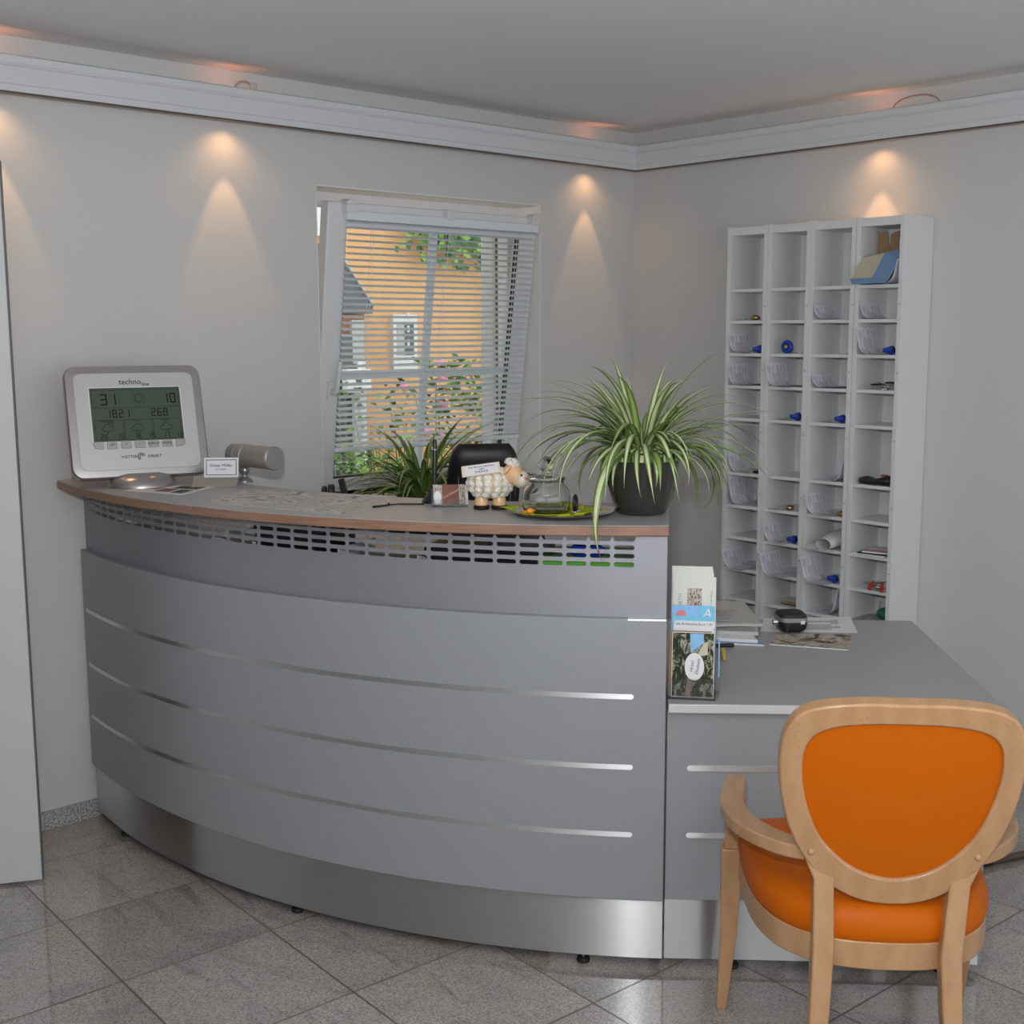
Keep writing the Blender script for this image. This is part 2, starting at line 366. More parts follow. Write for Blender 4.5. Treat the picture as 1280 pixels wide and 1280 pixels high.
M['pic_map'] = picture('map_print', [(.36,(.16,.17,.16)),(.43,(.66,.66,.64)),(.5,(.60,.56,.50)),(.54,(.34,.36,.35)),(.58,(.62,.62,.60)),(.63,(.52,.38,.30)),(.70,(.62,.62,.60))], 3.6, 3)
M['pic_photo'] = picture('photo_print', [(.42,(.010,.014,.008)),(.50,(.03,.04,.014)),(.555,(.085,.12,.035)),(.575,(.50,.44,.36)),(.595,(.07,.10,.03)),(.64,(.55,.55,.53)),(.69,(.24,.11,.07))], 6, 9)
M['pic_mag'] = picture('magazine_print', [(.36,(.03,.03,.03)),(.44,(.22,.16,.11)),(.5,(.60,.55,.44)),(.56,(.35,.32,.28)),(.64,(.05,.06,.06))], 2.3, 21)
M['pic_cards'] = picture('card_print', [(.38,(.04,.035,.03)),(.46,(.35,.22,.14)),(.52,(.65,.62,.55)),(.57,(.55,.55,.52)),(.64,(.12,.13,.08))], 6, 33)

# ================================================================ setting
XL, YF = -7.0, -7.5; ZC = 2.49
fl = MB().box(XL-.3, .4, YF-.3, .4, -.1, 0).build('floor', M['floor']); struct(fl, 'polished grey granite floor tiles', 'floor')
# ceiling: flat board; invented upward sweep at the walls darkens its edge band
def ceil_z(d): t = min(max(d/.46, 0), 1); return ZC - .045*(t*t*(3-2*t))
ds = [0,.05,.1,.16,.22,.28,.34,.40,.46,.6]
xs = [XL+d for d in ds]+[-3.5]+[-d for d in reversed(ds)]; ys = [YF+d for d in ds]+[-3.7]+[-d for d in reversed(ds)]
mb = MB(); vs = []
for y in ys:
    for x in xs: vs.append((x, y, ceil_z(min(-x, -y, x-XL, y-YF))))
nx = len(xs); mb.add(vs, [(j*nx+i, (j+1)*nx+i, (j+1)*nx+i+1, j*nx+i+1) for j in range(len(ys)-1) for i in range(nx-1)])
top = [(XL,YF,ZC+.12),(0,YF,ZC+.12),(0,0,ZC+.12),(XL,0,ZC+.12)]; mb.add(top, [(0,1,2,3)])
ce = mb.build('ceiling', M['ceiling'], smooth=True); struct(ce, 'plain light grey ceiling above the cornice', 'ceiling')
WX0, WX1, WZ0, WZ1, WD = -1.725, -.586, .985, 2.137, .385
mb = MB()
for b in [(XL, WX0, 0, WD, 0, ZC+.12), (WX1, .385, 0, WD, 0, ZC+.12), (WX0, WX1, 0, WD, 0, WZ0), (WX0, WX1, 0, WD, WZ1, ZC+.12)]: mb.box(*b)
o = mb.build('wall_back', M['wall']); struct(o, 'white wall with the window in it', 'wall')
o = MB().box(0, .385, YF, 0, 0, ZC+.12).build('wall_right', M['wall']); struct(o, 'white wall behind the pigeonhole shelves', 'wall')
mb = MB()
mb.box(XL-.25, XL, YF, .385, 0, ZC+.12)
o = mb.build('wall_left', M['wall']); struct(o, 'white side wall behind the camera', 'wall')
mb = MB()
for b in [(XL-.25, -6.75, YF-.25, YF, 0, ZC+.12), (-.45, .385, YF-.25, YF, 0, ZC+.12), (-6.75, -.45, YF-.25, YF, 0, .38), (-6.75, -.45, YF-.25, YF, 2.32, ZC+.12)]: mb.box(*b)
o = mb.build('wall_front', M['wall']); struct(o, 'white front wall behind the camera', 'wall')
o = MB().box(XL, -2.66, -.012, 0, 0, .062).build('baseboard_back', M['skirting'], bevel=.002); struct(o, 'low granite skirting along the left wall', 'baseboard')
o = MB().box(-.012, 0, YF, -1.49, 0, .062).build('baseboard_right', M['skirting'], bevel=.002); struct(o, 'low granite skirting along the right wall', 'baseboard')
# cornice profile (o = distance from wall, z)
prof = [(.132,2.303),(.147,2.303),(.147,2.321),(.151,2.325),(.151,2.373),(.147,2.376),(.153,2.384),(.155,2.402),(.148,2.407),(.132,2.407)]
o = MB().loft([[(XL, -p[0], p[1]) for p in prof], [(-p[0], -p[0], p[1]) for p in prof]]).build('trim_1', M['cornice']); struct(o, 'white cornice board along the window wall', 'cornice'); tr1 = o
o = MB().loft([[(-p[0], -p[0], p[1]) for p in prof], [(-p[0], YF, p[1]) for p in prof]]).build('trim_2', M['cornice']); struct(o, 'white cornice board along the shelf wall', 'cornice'); tr2 = o
MB().loft([[(XL, -.134, 2.2985), (XL, -.1465, 2.2985), (XL, -.1465, 2.3029), (XL, -.134, 2.3029)], [(-.134, -.134, 2.2985), (-.1465, -.1465, 2.2985), (-.1465, -.1465, 2.3029), (-.134, -.134, 2.3029)]]).build('shadow_strip', M['dark_wood'], tr1)  # shade of the gap below the cornice, put in as a dark strip
MB().loft([[(-.134, -.134, 2.2985), (-.1465, -.1465, 2.2985), (-.1465, -.1465, 2.3029), (-.134, -.134, 2.3029)], [(-.134, YF, 2.2985), (-.1465, YF, 2.2985), (-.1465, YF, 2.3029), (-.134, YF, 2.3029)]]).build('shadow_strip', M['dark_wood'], tr2)
def spot(loc, half, power, blend, down=True, col=(1, .54, .235)):
    l = bpy.data.lights.new('halogen_beam', 'SPOT'); l.energy = power; l.spot_size = 2*R_(half); l.spot_blend = blend; l.color = col; l.shadow_soft_size = .004
    o = bpy.data.objects.new('halogen_beam', l); C.objects.link(o); o.location = loc
    if not down: o.rotation_euler = (PI, 0, 0)
for (x, y, par) in [(-2.10,-.075,tr1), (-.319,-.075,tr1), (-2.89,-.075,tr1), (-.075,-1.267,tr2)]:
    z = 2.331
    MB().lathe([(.001,z+.045),(.012,z+.04),(.016,z+.02),(.024,z+.003),(.024,z-.002),(.020,z+.004),(.001,z+.012)], 20, M=Matrix.Translation((x,y,0))).build('halogen_lamp', M['chrome'], par, smooth=True)
    spot((x, y, z-.004), 21.5, 5.6, .35); spot((x, y, z-.004), 66, 1.3, .9)
    spot((x, y, z+.05), 75, .20, 1, False, (1, .32, .14))
# cable loops poking out above the cornice
def cable(x, y, ax, label):
    pts = [Vector((x, y, 2.40)) + Vector(ax)*(-.042*math.cos(t)) + Vector((0,0,.040*math.sin(t))) for t in [PI*i/10 for i in range(11)]]
    o = MB().tube(pts, .0028, 8).build('cable_loop', M['wire_tan'], smooth=True); tag(o, label, 'cable'); return o
p = ony(306, 113, -.10); c1_ = cable(p.x, p.y, (1,0,0), 'short tan cable loop poking above the cornice over the weather display')
MB().box(p.x+.022, p.x+.045, p.y-.008, p.y+.008, 2.40, 2.437).build('connector', M['light_grey'], c1_, bevel=.003)
p = onx(1145, 132, -.09); pts = [Vector((p.x, p.y, 2.40)) + Vector((0, .095*math.cos(t), .052*math.sin(t)**.7 if t < PI-.01 and t > .01 else 0)) for t in [PI*i/14 for i in range(15)]]
tag(MB().tube(pts, .0022, 8).build('cable_loop', M['wire_tan'], smooth=True), 'thin cable loop above the cornice over the pigeonhole shelves', 'cable')

# white door leaf standing ajar at the left edge
d = Vector((-.108, .058, 0)).normalized(); ang = math.atan2(d.y, d.x)
dr = thing('door_1', 'white door leaf at the left edge of the room', 'door', (-2.999, -.367, .008), ang); dr['kind'] = 'structure'
MB().box(.004, .80, 0, .02, 0, 2.066).build('door_leaf', M['door_white'], dr, bevel=.002)
MB().box(0, .004, .001, .021, .001, 2.064).build('door_edge', M['edge_grey'], dr)
dr.rotation_euler = (0, 0, ang)

# ---------------------------------------------------------------- window
win = thing('window_1', 'white tilted window with glazing bars', 'window', (0, 0, 0)); win['kind'] = 'structure'
mb = MB()  # fixed frame
fy0, fy1 = .15, .215; fw = .055
for b in [(WX0, WX0+fw, fy0, fy1, WZ0, WZ1), (WX1-fw, WX1, fy0, fy1, WZ0, WZ1), (WX0+fw, WX1-fw, fy0, fy1, WZ0, WZ0+fw), (WX0+fw, WX1-fw, fy0, fy1, WZ1-fw, WZ1)]: mb.box(*b)
mb.build('window_frame', M['pvc'], win, bevel=.003)
m2 = MB(); q = .004
for b in [(WX0, WX0+q, .001, .149, WZ0, WZ1-q), (WX1-q, WX1, .001, .149, WZ0, WZ1-q), (WX0, WX1, .001, .149, WZ1-q, WZ1)]: m2.box(*b)
m2.build('lit_lining', M['reveal'], win)  # thin boards added to carry the painted brightness of the reveal
# roller-shutter rails at the outside of the right and left reveal
for xx, s in ((WX1, -1), (WX0, 1)):
    a, b = sorted((xx, xx+s*.035)); MB().box(a, b, .235, .275, WZ0+.02, WZ1).build('shutter_rail', M['light_grey'], win, bevel=.003)
    a, b = sorted((xx+s*.012, xx+s*.0365)); MB().box(a, b, .2335, .250, WZ0+.02, WZ1-.01).build('rail_slot', M['black_rubber'], win)
MB().box(WX0-.0, WX1, -.05, .15, WZ0-.028, WZ0).build('window_sill', M['white_lacquer'], win, bevel=.004)
MB().box(WX0-.02, WX1+.02, .22, WD+.05, WZ0-.04, WZ0+.002).build('outer_sill', M['light_grey'], win)
SW, SH = 1.064, 1.092; TILT = math.atan(.145/SH)
sash = thing('sash', '', '', (-1.137, .145, 1.0)); del sash['label']; del sash['category']; sash.parent = win; sash.rotation_euler = (TILT, 0, 0)
# local: x -SW/2..SW/2, y 0 (room face) .. .07 (outside), z 0..SH
st = .088
mb = MB(); h = SW/2
for b in [(-h, -h+st, 0, .05, 0, SH), (h-st, h, 0, .05, 0, SH), (-h+st, h-st, 0, .05, 0, .036), (-h+st, h-st, 0, .05, SH-st, SH)]: mb.box(*b)
mb.build('sash_frame', M['pvc'], sash, bevel=.004)
mb = MB(); mb.box(-h+st, h-st, .030, .036, 0.036, SH-st); mb.build('pane', M['pane'], sash)
mb = MB(); mb.box(-.013, .013, .020, .046, 0.036, SH-st); mb.box(-h+st, -.013, .020, .046, .430, .456); mb.box(.013, h-st, .020, .046, .430, .456); mb.build('glazing_bar', M['muntin'], sash, bevel=.002)
mb = MB(); g = .006
for b in [(-h+st, -h+st+g, .01, .03, 0.036, SH-st), (h-st-g, h-st, .01, .03, 0.036, SH-st), (-h+st, h-st, .01, .03, 0.036, 0.036+g), (-h+st, h-st, .01, .03, SH-st-g, SH-st)]: mb.box(*b)
mb.build('gasket', M['black_rubber'], sash)
mb = MB(); mb.box(-h+.034, -h+.062, -.012, 0, .355, .425); mb.tube([(-h+.048, -.01, .385), (-h+.048, -.035, .385), (-h+.050, -.042, .39), (-h+.058, -.042, .47), (-h+.06, -.042, .505)], [.009,.009,.010,.0095,.008], 10)
mb.build('window_handle', M['pvc'], sash, smooth=True)

# venetian blind hung on the sash
bl = thing('window_blind', 'white horizontal-slat blind hung on the tilted window sash', 'blind', (-1.137, .145, 1.0)); bl.rotation_euler = (TILT, 0, 0)
bx0, bx1 = -h+.072, h-.022
MB().box(bx0-.006, bx1+.006, -.034, -.004, SH-.062, SH-.028).build('head_rail', M['blind'], bl, bevel=.003)
MB().box(bx0, bx1, -.030, -.012, .148, .166).build('bottom_rail', M['blind'], bl, bevel=.004)
mb = MB(); ns_ = 37; z0, z1 = .178, SH-.066
for i in range(ns_):
    zc = z0 + (z1-z0)*i/(ns_-1); t = R_(-16)
    pts = []
    for q in (-1, -.5, 0, .5, 1):
        a = q*.0122; crown = .0016*(1-q*q); pts.append((-.0205 + a*math.cos(t) + crown*math.sin(t)*0, zc - a*math.sin(t) + crown))
    ring = pts + [(y, z-.0005) for y, z in reversed(pts)]
    mb.loft([[(bx0, y, z) for y, z in ring], [(bx1, y, z) for y, z in ring]])
mb.build('slat_curtain', M['blind'], bl, smooth=True)
for fx in (.12, .5, .88):
    x = bx0 + (bx1-bx0)*fx
    MB().cyl((x, -.034, .15), (x, -.034, SH-.05), .0009, 6).build('ladder_cord', M['white_paper'], bl)
    MB().cyl((x+.006, -.008, .15), (x+.006, -.008, SH-.05), .0009, 6).build('lift_cord', M['white_paper'], bl)
for x in (bx0+.01, bx1-.012):
    mb = MB(); mb.box(x-.024, x+.024, -.036, .0, SH-.035, SH-.004)
    mb.loft([[(x+.026*math.cos(a), yy, SH-.004+.018*math.sin(a)) for a in [PI*i/10 for i in range(11)]] for yy in (-.036, .012)])
    mb.build('clamp', M['pvc'], bl, bevel=.003)
MB().box(bx0+.47, bx0+.51, -.037, .01, SH-.035, SH+.004).build('clamp', M['pvc'], bl, bevel=.003)
for fx in (.13, .62, .92):
    x = bx0+(bx1-bx0)*fx; MB().lathe([(.001,0),(.008,.001),(.010,.006),(.006,.012),(.001,.013)], 12, M=Matrix.Translation((x,-.029,.140))).build('cord_button', M['pvc'], bl, smooth=True)

# ================================================================ outside
def outside():
    random.seed(5)
    o = MB().box(-8, 16, .5, 13, -.32, -.3).build('ground', M['ext_stone']); struct(o, 'paved yard outside the window', 'ground')
    hs = thing('house', 'orange rendered house across the yard', 'house', (4, 5.0, -.3))
    a = ony(487, 393, 5.0); b = ony(518, 463, 5.0)
    MB().box(-8, 8, 0, .3, 0, 6).build('wall', M['orange_wall'], hs)
    wf = MB()
    X0, X1, Z0, Z1 = a.x-4, b.x-4, b.z+.3, a.z+.3
    wf.box(X0, X1, -.05, 0, Z0, Z1); f_ = wf.build('window', M['white_lacquer'], hs)
    MB().box(X0+.04, X0+.12, -.055, -.05, Z0+.14, Z1-.08).build('pane', M['light_grey'], f_)
    MB().box(X0+.12, X1-.045, -.056, -.05, Z0+.14, Z1-.08).build('pane', M['slate'], f_)
    for k in range(3):
        zz = Z0+.22+.12*k; MB().box(X0+.15, X0+.175, -.058, -.0561, zz, zz+.06).build('bar', M['white_lacquer'], f_)
    a = ony(380, 250, 5.0); b = ony(404.5, 296, 5.0)
    wf = MB(); wf.box(a.x-4-.6, b.x-4+.05, -.08, 0, b.z+.3, a.z+.3+.2); f2 = wf.build('window', M['white_lacquer'], hs)
    q = ony(401, 280, 5.0); MB().box(q.x-4-.02, q.x-4+.012, -.09, -.08, b.z+.36, a.z+.4).build('bar', M['slate'], f2)
    # garage gable in front of the house, left
    gy = 4.6
    P = [ony(x, y, gy) for x, y in [(395,306),(418,306),(432,331),(466,384),(466,392),(395,392)]]
    gr = thing('garage', 'dark gabled garage beside the orange house', 'garage', (P[0].x, gy, -.3))
    o0 = Vector((P[0].x, gy, -.3))
    Mv = Matrix(((1,0,0,0),(0,0,1,0),(0,1,0,0),(0,0,0,1)))
    poly = [(p.x-o0.x, p.z+.3) for p in P]; poly[0] = (-1.2, poly[0][1]); poly[-1] = (-1.2, poly[-1][1])
    MB().prism(poly, 0, .3, 0, Mv).build('gable', M['slate'], gr)
    zt = P[-1].z+.3
    MB().box(-1.2, P[4].x-o0.x-.06, .04, .3, 0, zt).build('wall', M['brick_brown'], gr)
    x1 = ony(440, 400, gy).x-o0.x; MB().box(-1.2, x1, .0, .04, 0, zt-.16).build('gate_panel', M['slate'], gr)
    x2 = ony(455, 400, gy).x-o0.x; MB().box(x1, x2, .0, .05, 0, zt-.05).build('post', M['light_grey'], gr)
    r = MB(); e0 = P[1]; e1 = P[3]
    for (s0, s1) in ((P[1], P[2]), (P[2], P[3])):
        r.add([(s0.x-o0.x, -.02, s0.z+.3), (s1.x-o0.x, -.02, s1.z+.3), (s1.x-o0.x, -.02, s1.z+.325), (s0.x-o0.x, -.02, s0.z+.325), (s0.x-o0.x, .3, s0.z+.3), (s1.x-o0.x, .3, s1.z+.3), (s1.x-o0.x, .3, s1.z+.325), (s0.x-o0.x, .3, s0.z+.325)], [(0,1,2,3),(4,7,6,5),(3,2,6,7),(0,4,5,1)])
    r.build('verge_board', M['light_grey'], gr)
    # mesh gate with white post
    gy = 4.2; a = ony(400, 456, gy); b = ony(446, 456, gy)
    gt = thing('mesh_gate', 'dark mesh gate with a white post below the garage', 'gate', (a.x, gy, -.3))
    MB().box(0, b.x-a.x, 0, .03, .02, a.z+.3).build('mesh_panel', M['mesh_fence'], gt)
    MB().box(b.x-a.x, b.x-a.x+.07, -.02, .05, 0, a.z+.3+.03).build('gate_post', M['white_lacquer'], gt)
    a = ony(434, 462, 4.1); b = ony(465, 490, 4.1)
    bx = thing('meter_box', 'white meter box marked with a K beside the mesh gate', 'box', ((a.x+b.x)/2, 4.1, -.3))
    w2 = (b.x-a.x)/2
    MB().box(-w2, w2, 0, .08, b.z+.3, a.z+.3).build('box_body', M['white_paper'], bx, bevel=.01)
    MB().box(-.03, .03, .03, .07, 0, b.z+.3).build('stand', M['light_grey'], bx)
    text_mb('K', .14, Matrix.Translation((.0, -.002, b.z+.3+.10)) @ Matrix.Rotation(PI/2, 4, 'X')).build('lettering', M['slate'], bx)
outside()
def bush(name, label, cat, cx, y, z0, z1, hw, n, mats, seed, size=.05, flowers=0, depth=.3, grp=None):
    rnd = random.Random(seed)
    root = thing(name, label, cat, (cx, y, z0), 0, grp)
    mb = MB(); H = z1-z0
    for i in range(n):
        t = rnd.random()**.8; r = hw*(.45+.55*math.sin(PI*min(t*1.1+.12,1)))
        c = Vector((rnd.uniform(-1,1)*r, rnd.uniform(-depth,depth), t*H))
        a = rnd.uniform(0, 2*PI); el = rnd.uniform(-.7,.9); L = size*rnd.uniform(.6,1.4); d = Vector((math.cos(a)*math.cos(el), math.sin(a)*math.cos(el), math.sin(el)))
        s = d.cross(Vector((rnd.uniform(-.4,.4), rnd.uniform(-.4,.4), 1))).normalized()*L*.30
        u = Vector((0,0,L*.08))
        mb.add([c, c+d*L*.5+s+u, c+d*L, c+d*L*.5-s+u, c+d*L*.5], [(0,1,4),(1,2,4),(2,3,4),(3,0,4)], 0 if rnd.random() < .5 else 1)
    mb.build('foliage', mats, root)
    mb = MB()
    for i in range(9):
        x = rnd.uniform(-.8,.8)*hw; t = rnd.uniform(.6,1); mb.tube([(x*.3, rnd.uniform(-.1,.1), 0), (x*.7, 0, t*H*.5), (x, rnd.uniform(-depth,depth)*.6, t*H*.97)], [.010,.007,.003], 6)
    mb.build('stem', M['stem'], root)
    for i in range(flowers):
        t = rnd.uniform(.55,1.03); c = (rnd.uniform(-.9,.9)*hw, -depth*rnd.uniform(.3,1.0), t*H); m2 = MB()
        for k in range(6): m2.sphere((c[0]+rnd.uniform(-.03,.03), c[1]+rnd.uniform(-.03,.03), c[2]+rnd.uniform(-.02,.02)), .035*rnd.uniform(.6,1), rz=.022, n=8, m=5)
        m2.build('blossom', M['rose'], root, smooth=True)
LM = [M['leaf_dark'], M['leaf_light']]
p = ony(575, 510, 3.9); bush('rose_bush', 'tall rose bush with pink blossoms in front of the orange house', 'bush', p.x, 3.9, -.3, ony(575,452,3.9).z, .55, 900, LM, 1, .085, 7)
p = ony(520, 500, 4.0); bush('rose_bush', 'slender rose bush left of the glazing bar outside', 'bush', p.x-.05, 4.0, -.3, ony(510,478,4.0).z, .42, 200, LM, 2, .085, 3)
p = ony(466, 500, 3.7); bush('rose_bush', 'low loose rose bush beside the meter box', 'bush', p.x, 3.7, -.3, ony(466,474,3.7).z, .25, 110, LM, 3, .085, 1)
p = ony(450, 585, 1.3); bush('garden_shrub', 'bright green low shrub close under the window, left', 'bush', p.x, 1.3, -.3, ony(450,566,1.3).z, .28, 900, LM, 4, .05, 0, .25)
p = ony(520, 585, 1.6); bush('garden_shrub', 'bright green low shrub under the window behind the leaves of the sill plant', 'bush', p.x+.1, 2.1, -.3, ony(520,572,2.1).z, .4, 900, LM, 6, .06, 0, .3)
p = ony(590, 300, 4.7); 
rt = thing('climbing_plant', 'dark green climber high on the orange house wall', 'plant', (p.x, 4.95, -.3))
mb = MB(); rnd = random.Random(8)
for i in range(330):
    cx = p.x + rnd.gauss(0,.30); cz = (ony(585,303,4.8).z if rnd.random() < .55 else ony(592,285,4.8).z) + rnd.gauss(0,.09) 
    c = Vector((cx-p.x, -.06-rnd.random()*.1, cz+.3)); a = rnd.uniform(0,2*PI); d = Vector((math.cos(a), -.3, math.sin(a))).normalized(); L = .10; s = d.cross(Vector((0,1,0))).normalized()*L*.33
    mb.add([c, c+d*L*.5+s, c+d*L, c+d*L*.5-s], [(0,1,2,3)], rnd.randint(0,1))
mb.build('foliage', LM, rt); MB().tube([(.45,-.03,0),(.42,-.03,1.5),(.3,-.03,2.6),(0,-.05,3.0)], .015, 6).build('stem', M['stem'], rt)

# ================================================================ reception counter
CX, CY = -.360, -.376; RP = 2.338; A1 = R_(222.93)
def A_wall(R, cy=CY): return PI - math.asin(-cy/R)      # angle where a circle meets the back wall
def P3(R, a, z, cx=CX, cy=CY): return (cx+R*math.cos(a), cy+R*math.sin(a), z)
def arc_slab(mb, r0, r1, z0, z1, a0, a1, n=60, cx=CX, cy=CY, mi=0, a0b=None, a1b=None):
    a0b = a0 if a0b is None else a0b; a1b = a1 if a1b is None else a1b
    rings = []
    for i in range(n+1):
        t = i/n; ao = a0+(a1-a0)*t; ai = a0b+(a1b-a0b)*t
        rings.append([P3(r1,ao,z0,cx,cy), P3(r1,ao,z1,cx,cy), P3(r0,ai,z1,cx,cy), P3(r0,ai,z0,cx,cy)])
    return mb.loft(rings, mi=mi)
ct = thing('reception_counter', 'curved grey reception counter with metal strips and perforated upper panel', 'counter', (0, 0, 0))
A0 = A_wall(2.36) + .006
arc_slab(MB(), RP-.02, RP, .030, .195, A0, A1).build('plinth', M['steel'], ct, smooth=True)
arc_slab(MB(), RP-.012, RP+.012, .189, .912, A0, A1).build('lower_panel', M['panel'], ct, smooth=True, bevel=.0015)
arc_slab(MB(), RP-.012, RP+.0126, .9085, .9125, A1-.04, A1-.0005, 8).build('edge_strip', M['strip'], ct, smooth=True)
for z in (.362, .537, .717):
    mb = MB(); R1 = RP+.0128; s0 = A0+.028/RP; s1 = A1-.078/RP; hh = .0065
    pts = []
    nn = 70
    rings = []
    for i in range(nn+1):
        t = i/nn; a = s0+(s1-s0)*t
        dd = min(a-s0, s1-a)*RP; k = hh*math.sqrt(max(.05, 1-(1-min(dd/hh,1))**2)) if dd < hh else hh
        rings.append([P3(R1,a,z-k), P3(R1,a,z+k), P3(R1-.006,a,z+k), P3(R1-.006,a,z-k)])
    # finer end caps
    def ring_at(a):
        dd = min(a-s0, s1-a)*RP; q = min(dd/hh, 1); k = hh*math.sqrt(max(.02, 1-(1-q)**2)); return [P3(R1,a,z-k), P3(R1,a,z+k), P3(R1-.006,a,z+k), P3(R1-.006,a,z-k)]
    angs = [s0+hh/RP*x for x in (0,.08,.25,.5,.75,1)] + [s0+(s1-s0)*i/nn for i in range(1,nn)] + [s1-hh/RP*x for x in (1,.75,.5,.25,.08,0)]
    angs = sorted(set(angs)); mb.loft([ring_at(a) for a in angs]); mb.build('metal_strip', M['strip'], ct, smooth=True)
# perforated upper panel
RU = RP-.010; TH = .003; ztop = 1.113
def upper_panel():
    mb = MB(); s_end = A1; per = .0585/RU; slot = .0500; hs = .0110; rp = .0212
    rows = [1.0425+rp*k for k in range(3)]
    zl = rows[0]-rp/2; zh = rows[2]+rp/2
    ncol = int((A1-A_wall(RU)-.075/RU-.03/RU)/per); aR = A1-.075/RU; aL = aR-ncol*per
    front = []; 
    def quad(a0, a1, z0, z1):
        k = max(1, int((a1-a0)*RU/.06))
        for i in range(k):
            b0 = a0+(a1-a0)*i/k; b1 = a0+(a1-a0)*(i+1)/k
            mb.add([P3(RU,b0,z0),P3(RU,b1,z0),P3(RU,b1,z1),P3(RU,b0,z1)], [(0,1,2,3)])
            mb.add([P3(RU-TH,b0,z0),P3(RU-TH,b1,z0),P3(RU-TH,b1,z1),P3(RU-TH,b0,z1)], [(3,2,1,0)])
    aS = A_wall(RU)+.002
    quad(aS, A1, .905, zl); quad(aS, aL, zl, zh); quad(aR, A1, zl, zh)
    for c in range(ncol):
        ac = aL+per*(c+.5); 
        for z in rows:
            r = .0052; hw = slot/2; hh = hs/2; inner = []
            for (sx_, sz_, st_) in ((1,-1,-90),(1,1,0),(-1,1,90),(-1,-1,180)):
                for k in range(4):
                    t = R_(st_+30*k); inner.append((sx_*(hw-r)+r*math.cos(t), sz_*(hh-r)+r*math.sin(t)))
            cor = [(per*RU/2,-rp/2),(per*RU/2,rp/2),(-per*RU/2,rp/2),(-per*RU/2,-rp/2)]
            V = inner+cor
            fs = []
            for q in range(4):
                for k in range(3): fs.append((16+q, q*4+k+1, q*4+k))
                fs.append((16+q, 16+(q+1)%4, ((q+1)*4)%16, q*4+3))
            mb.add([P3(RU, ac+u/RU, z+v) for u, v in V], fs)
            mb.add([P3(RU-TH, ac+u/RU, z+v) for u, v in V], [f[::-1] for f in fs])
            I1 = [P3(RU, ac+u/RU, z+v) for u, v in inner]; I2 = [P3(RU-TH, ac+u/RU, z+v) for u, v in inner]
            mb.add(I1+I2, [(k,(k+1)%16,16+(k+1)%16,16+k) for k in range(16)])
    # top band with cut-off slots (trapezoid notches)
    for c in range(ncol):
        ac = aL+per*(c+.5); hw = per*RU/2
        poly = [(-hw,zh),(hw,zh),(hw,ztop),(.030,ztop),(.0235,zh+.0045),(-.0235,zh+.0045),(-.030,ztop),(-hw,ztop)]
        for rr in (RU, RU-TH):
            V = [P3(rr, ac+u/RU, z) for u, z in poly]; fs = [(0,1,4,5),(1,2,3,4),(0,5,6,7)]
            mb.add(V, fs if rr == RU else [f[::-1] for f in fs])
    quad(aS, aL, zh, ztop); quad(aR, A1, zh, ztop)
    return mb
mbp = upper_panel(); bm_ = mbp.build('perforated_panel', M['alu'], ct)
# counter top: grey laminate on a layered wood edge
TCX, TCY, TR_, TRI = -.621, -.380, 2.157, 1.748
ta0 = A_wall(TR_, TCY)+.004; ta0b = A_wall(TRI, TCY)+.004; ta1 = R_(227.65); ta1b = R_(229.4)
arc_slab(MB(), TRI, TR_, 1.116, 1.1405, ta0, ta1, 70, TCX, TCY, 0, ta0b, ta1b).build('top_core', M['ply'], ct, smooth=True, bevel=.003, angle=25)
arc_slab(MB(), TRI, TR_-.002, 1.1405, 1.142, ta0, ta1, 70, TCX, TCY, 0, ta0b, ta1b).build('top_surface', M['top_grey'], ct, smooth=True, angle=25)
# body: end panel, inner shelf, back rail
aE = A1
def radial_panel(mb, a, r0, r1, z0, z1, th=.018):
    t = Vector((math.sin(a), -math.cos(a), 0))*th
    p0 = Vector(P3(r0,a,0)); p1 = Vector(P3(r1,a,0)); q = [p0, p1, p1+t, p0+t]
    mb.prism([(v.x, v.y) for v in q], z0, z1)
radial_panel(m2 := MB(), A1-.0005, 1.97, RP-.0125, .025, 1.113); m2.build('end_panel', M['alu'], ct)
arc_slab(MB(), 1.72, RP-.014, .962, .980, A0, A1-.012, 40).build('inner_shelf', M['desk_top'], ct, smooth=True)
arc_slab(MB(), 1.45, RP-.014, .70, .722, A0, A1-.012, 40).build('worktop', M['desk_top'], ct, smooth=True)
radial_panel(m2 := MB(), A0+.25, 1.5, RP-.35, .0, .70); m2.build('support_panel', M['panel'], ct)
radial_panel(m2 := MB(), A0+.60, 1.5, RP-.35, .0, .70); m2.build('support_panel', M['panel'], ct)
radial_panel(m2 := MB(), A0+.40, 1.75, RP-.02, .722, .962); m2.build('support_panel', M['panel'], ct)
def foot(par, x, y):
    MB().lathe([(.001,.012),(.006,.012),(.006,.05)], 12, M=Matrix.Translation((x,y,0))).build('foot_bolt', M['chrome'], par, smooth=True)
    MB().lathe([(.001,0),(.016,0),(.018,.004),(.016,.012),(.001,.014)], 16, M=Matrix.Translation((x,y,0))).build('levelling_foot', M['black_rubber'], par, smooth=True)
for q in [(371,1136),(729,1198),(157,1041)]:
    p = onz(*q, .008); p += (Vector((CX,CY,p.z))-p).normalized()*.004; foot(ct, p.x, p.y)

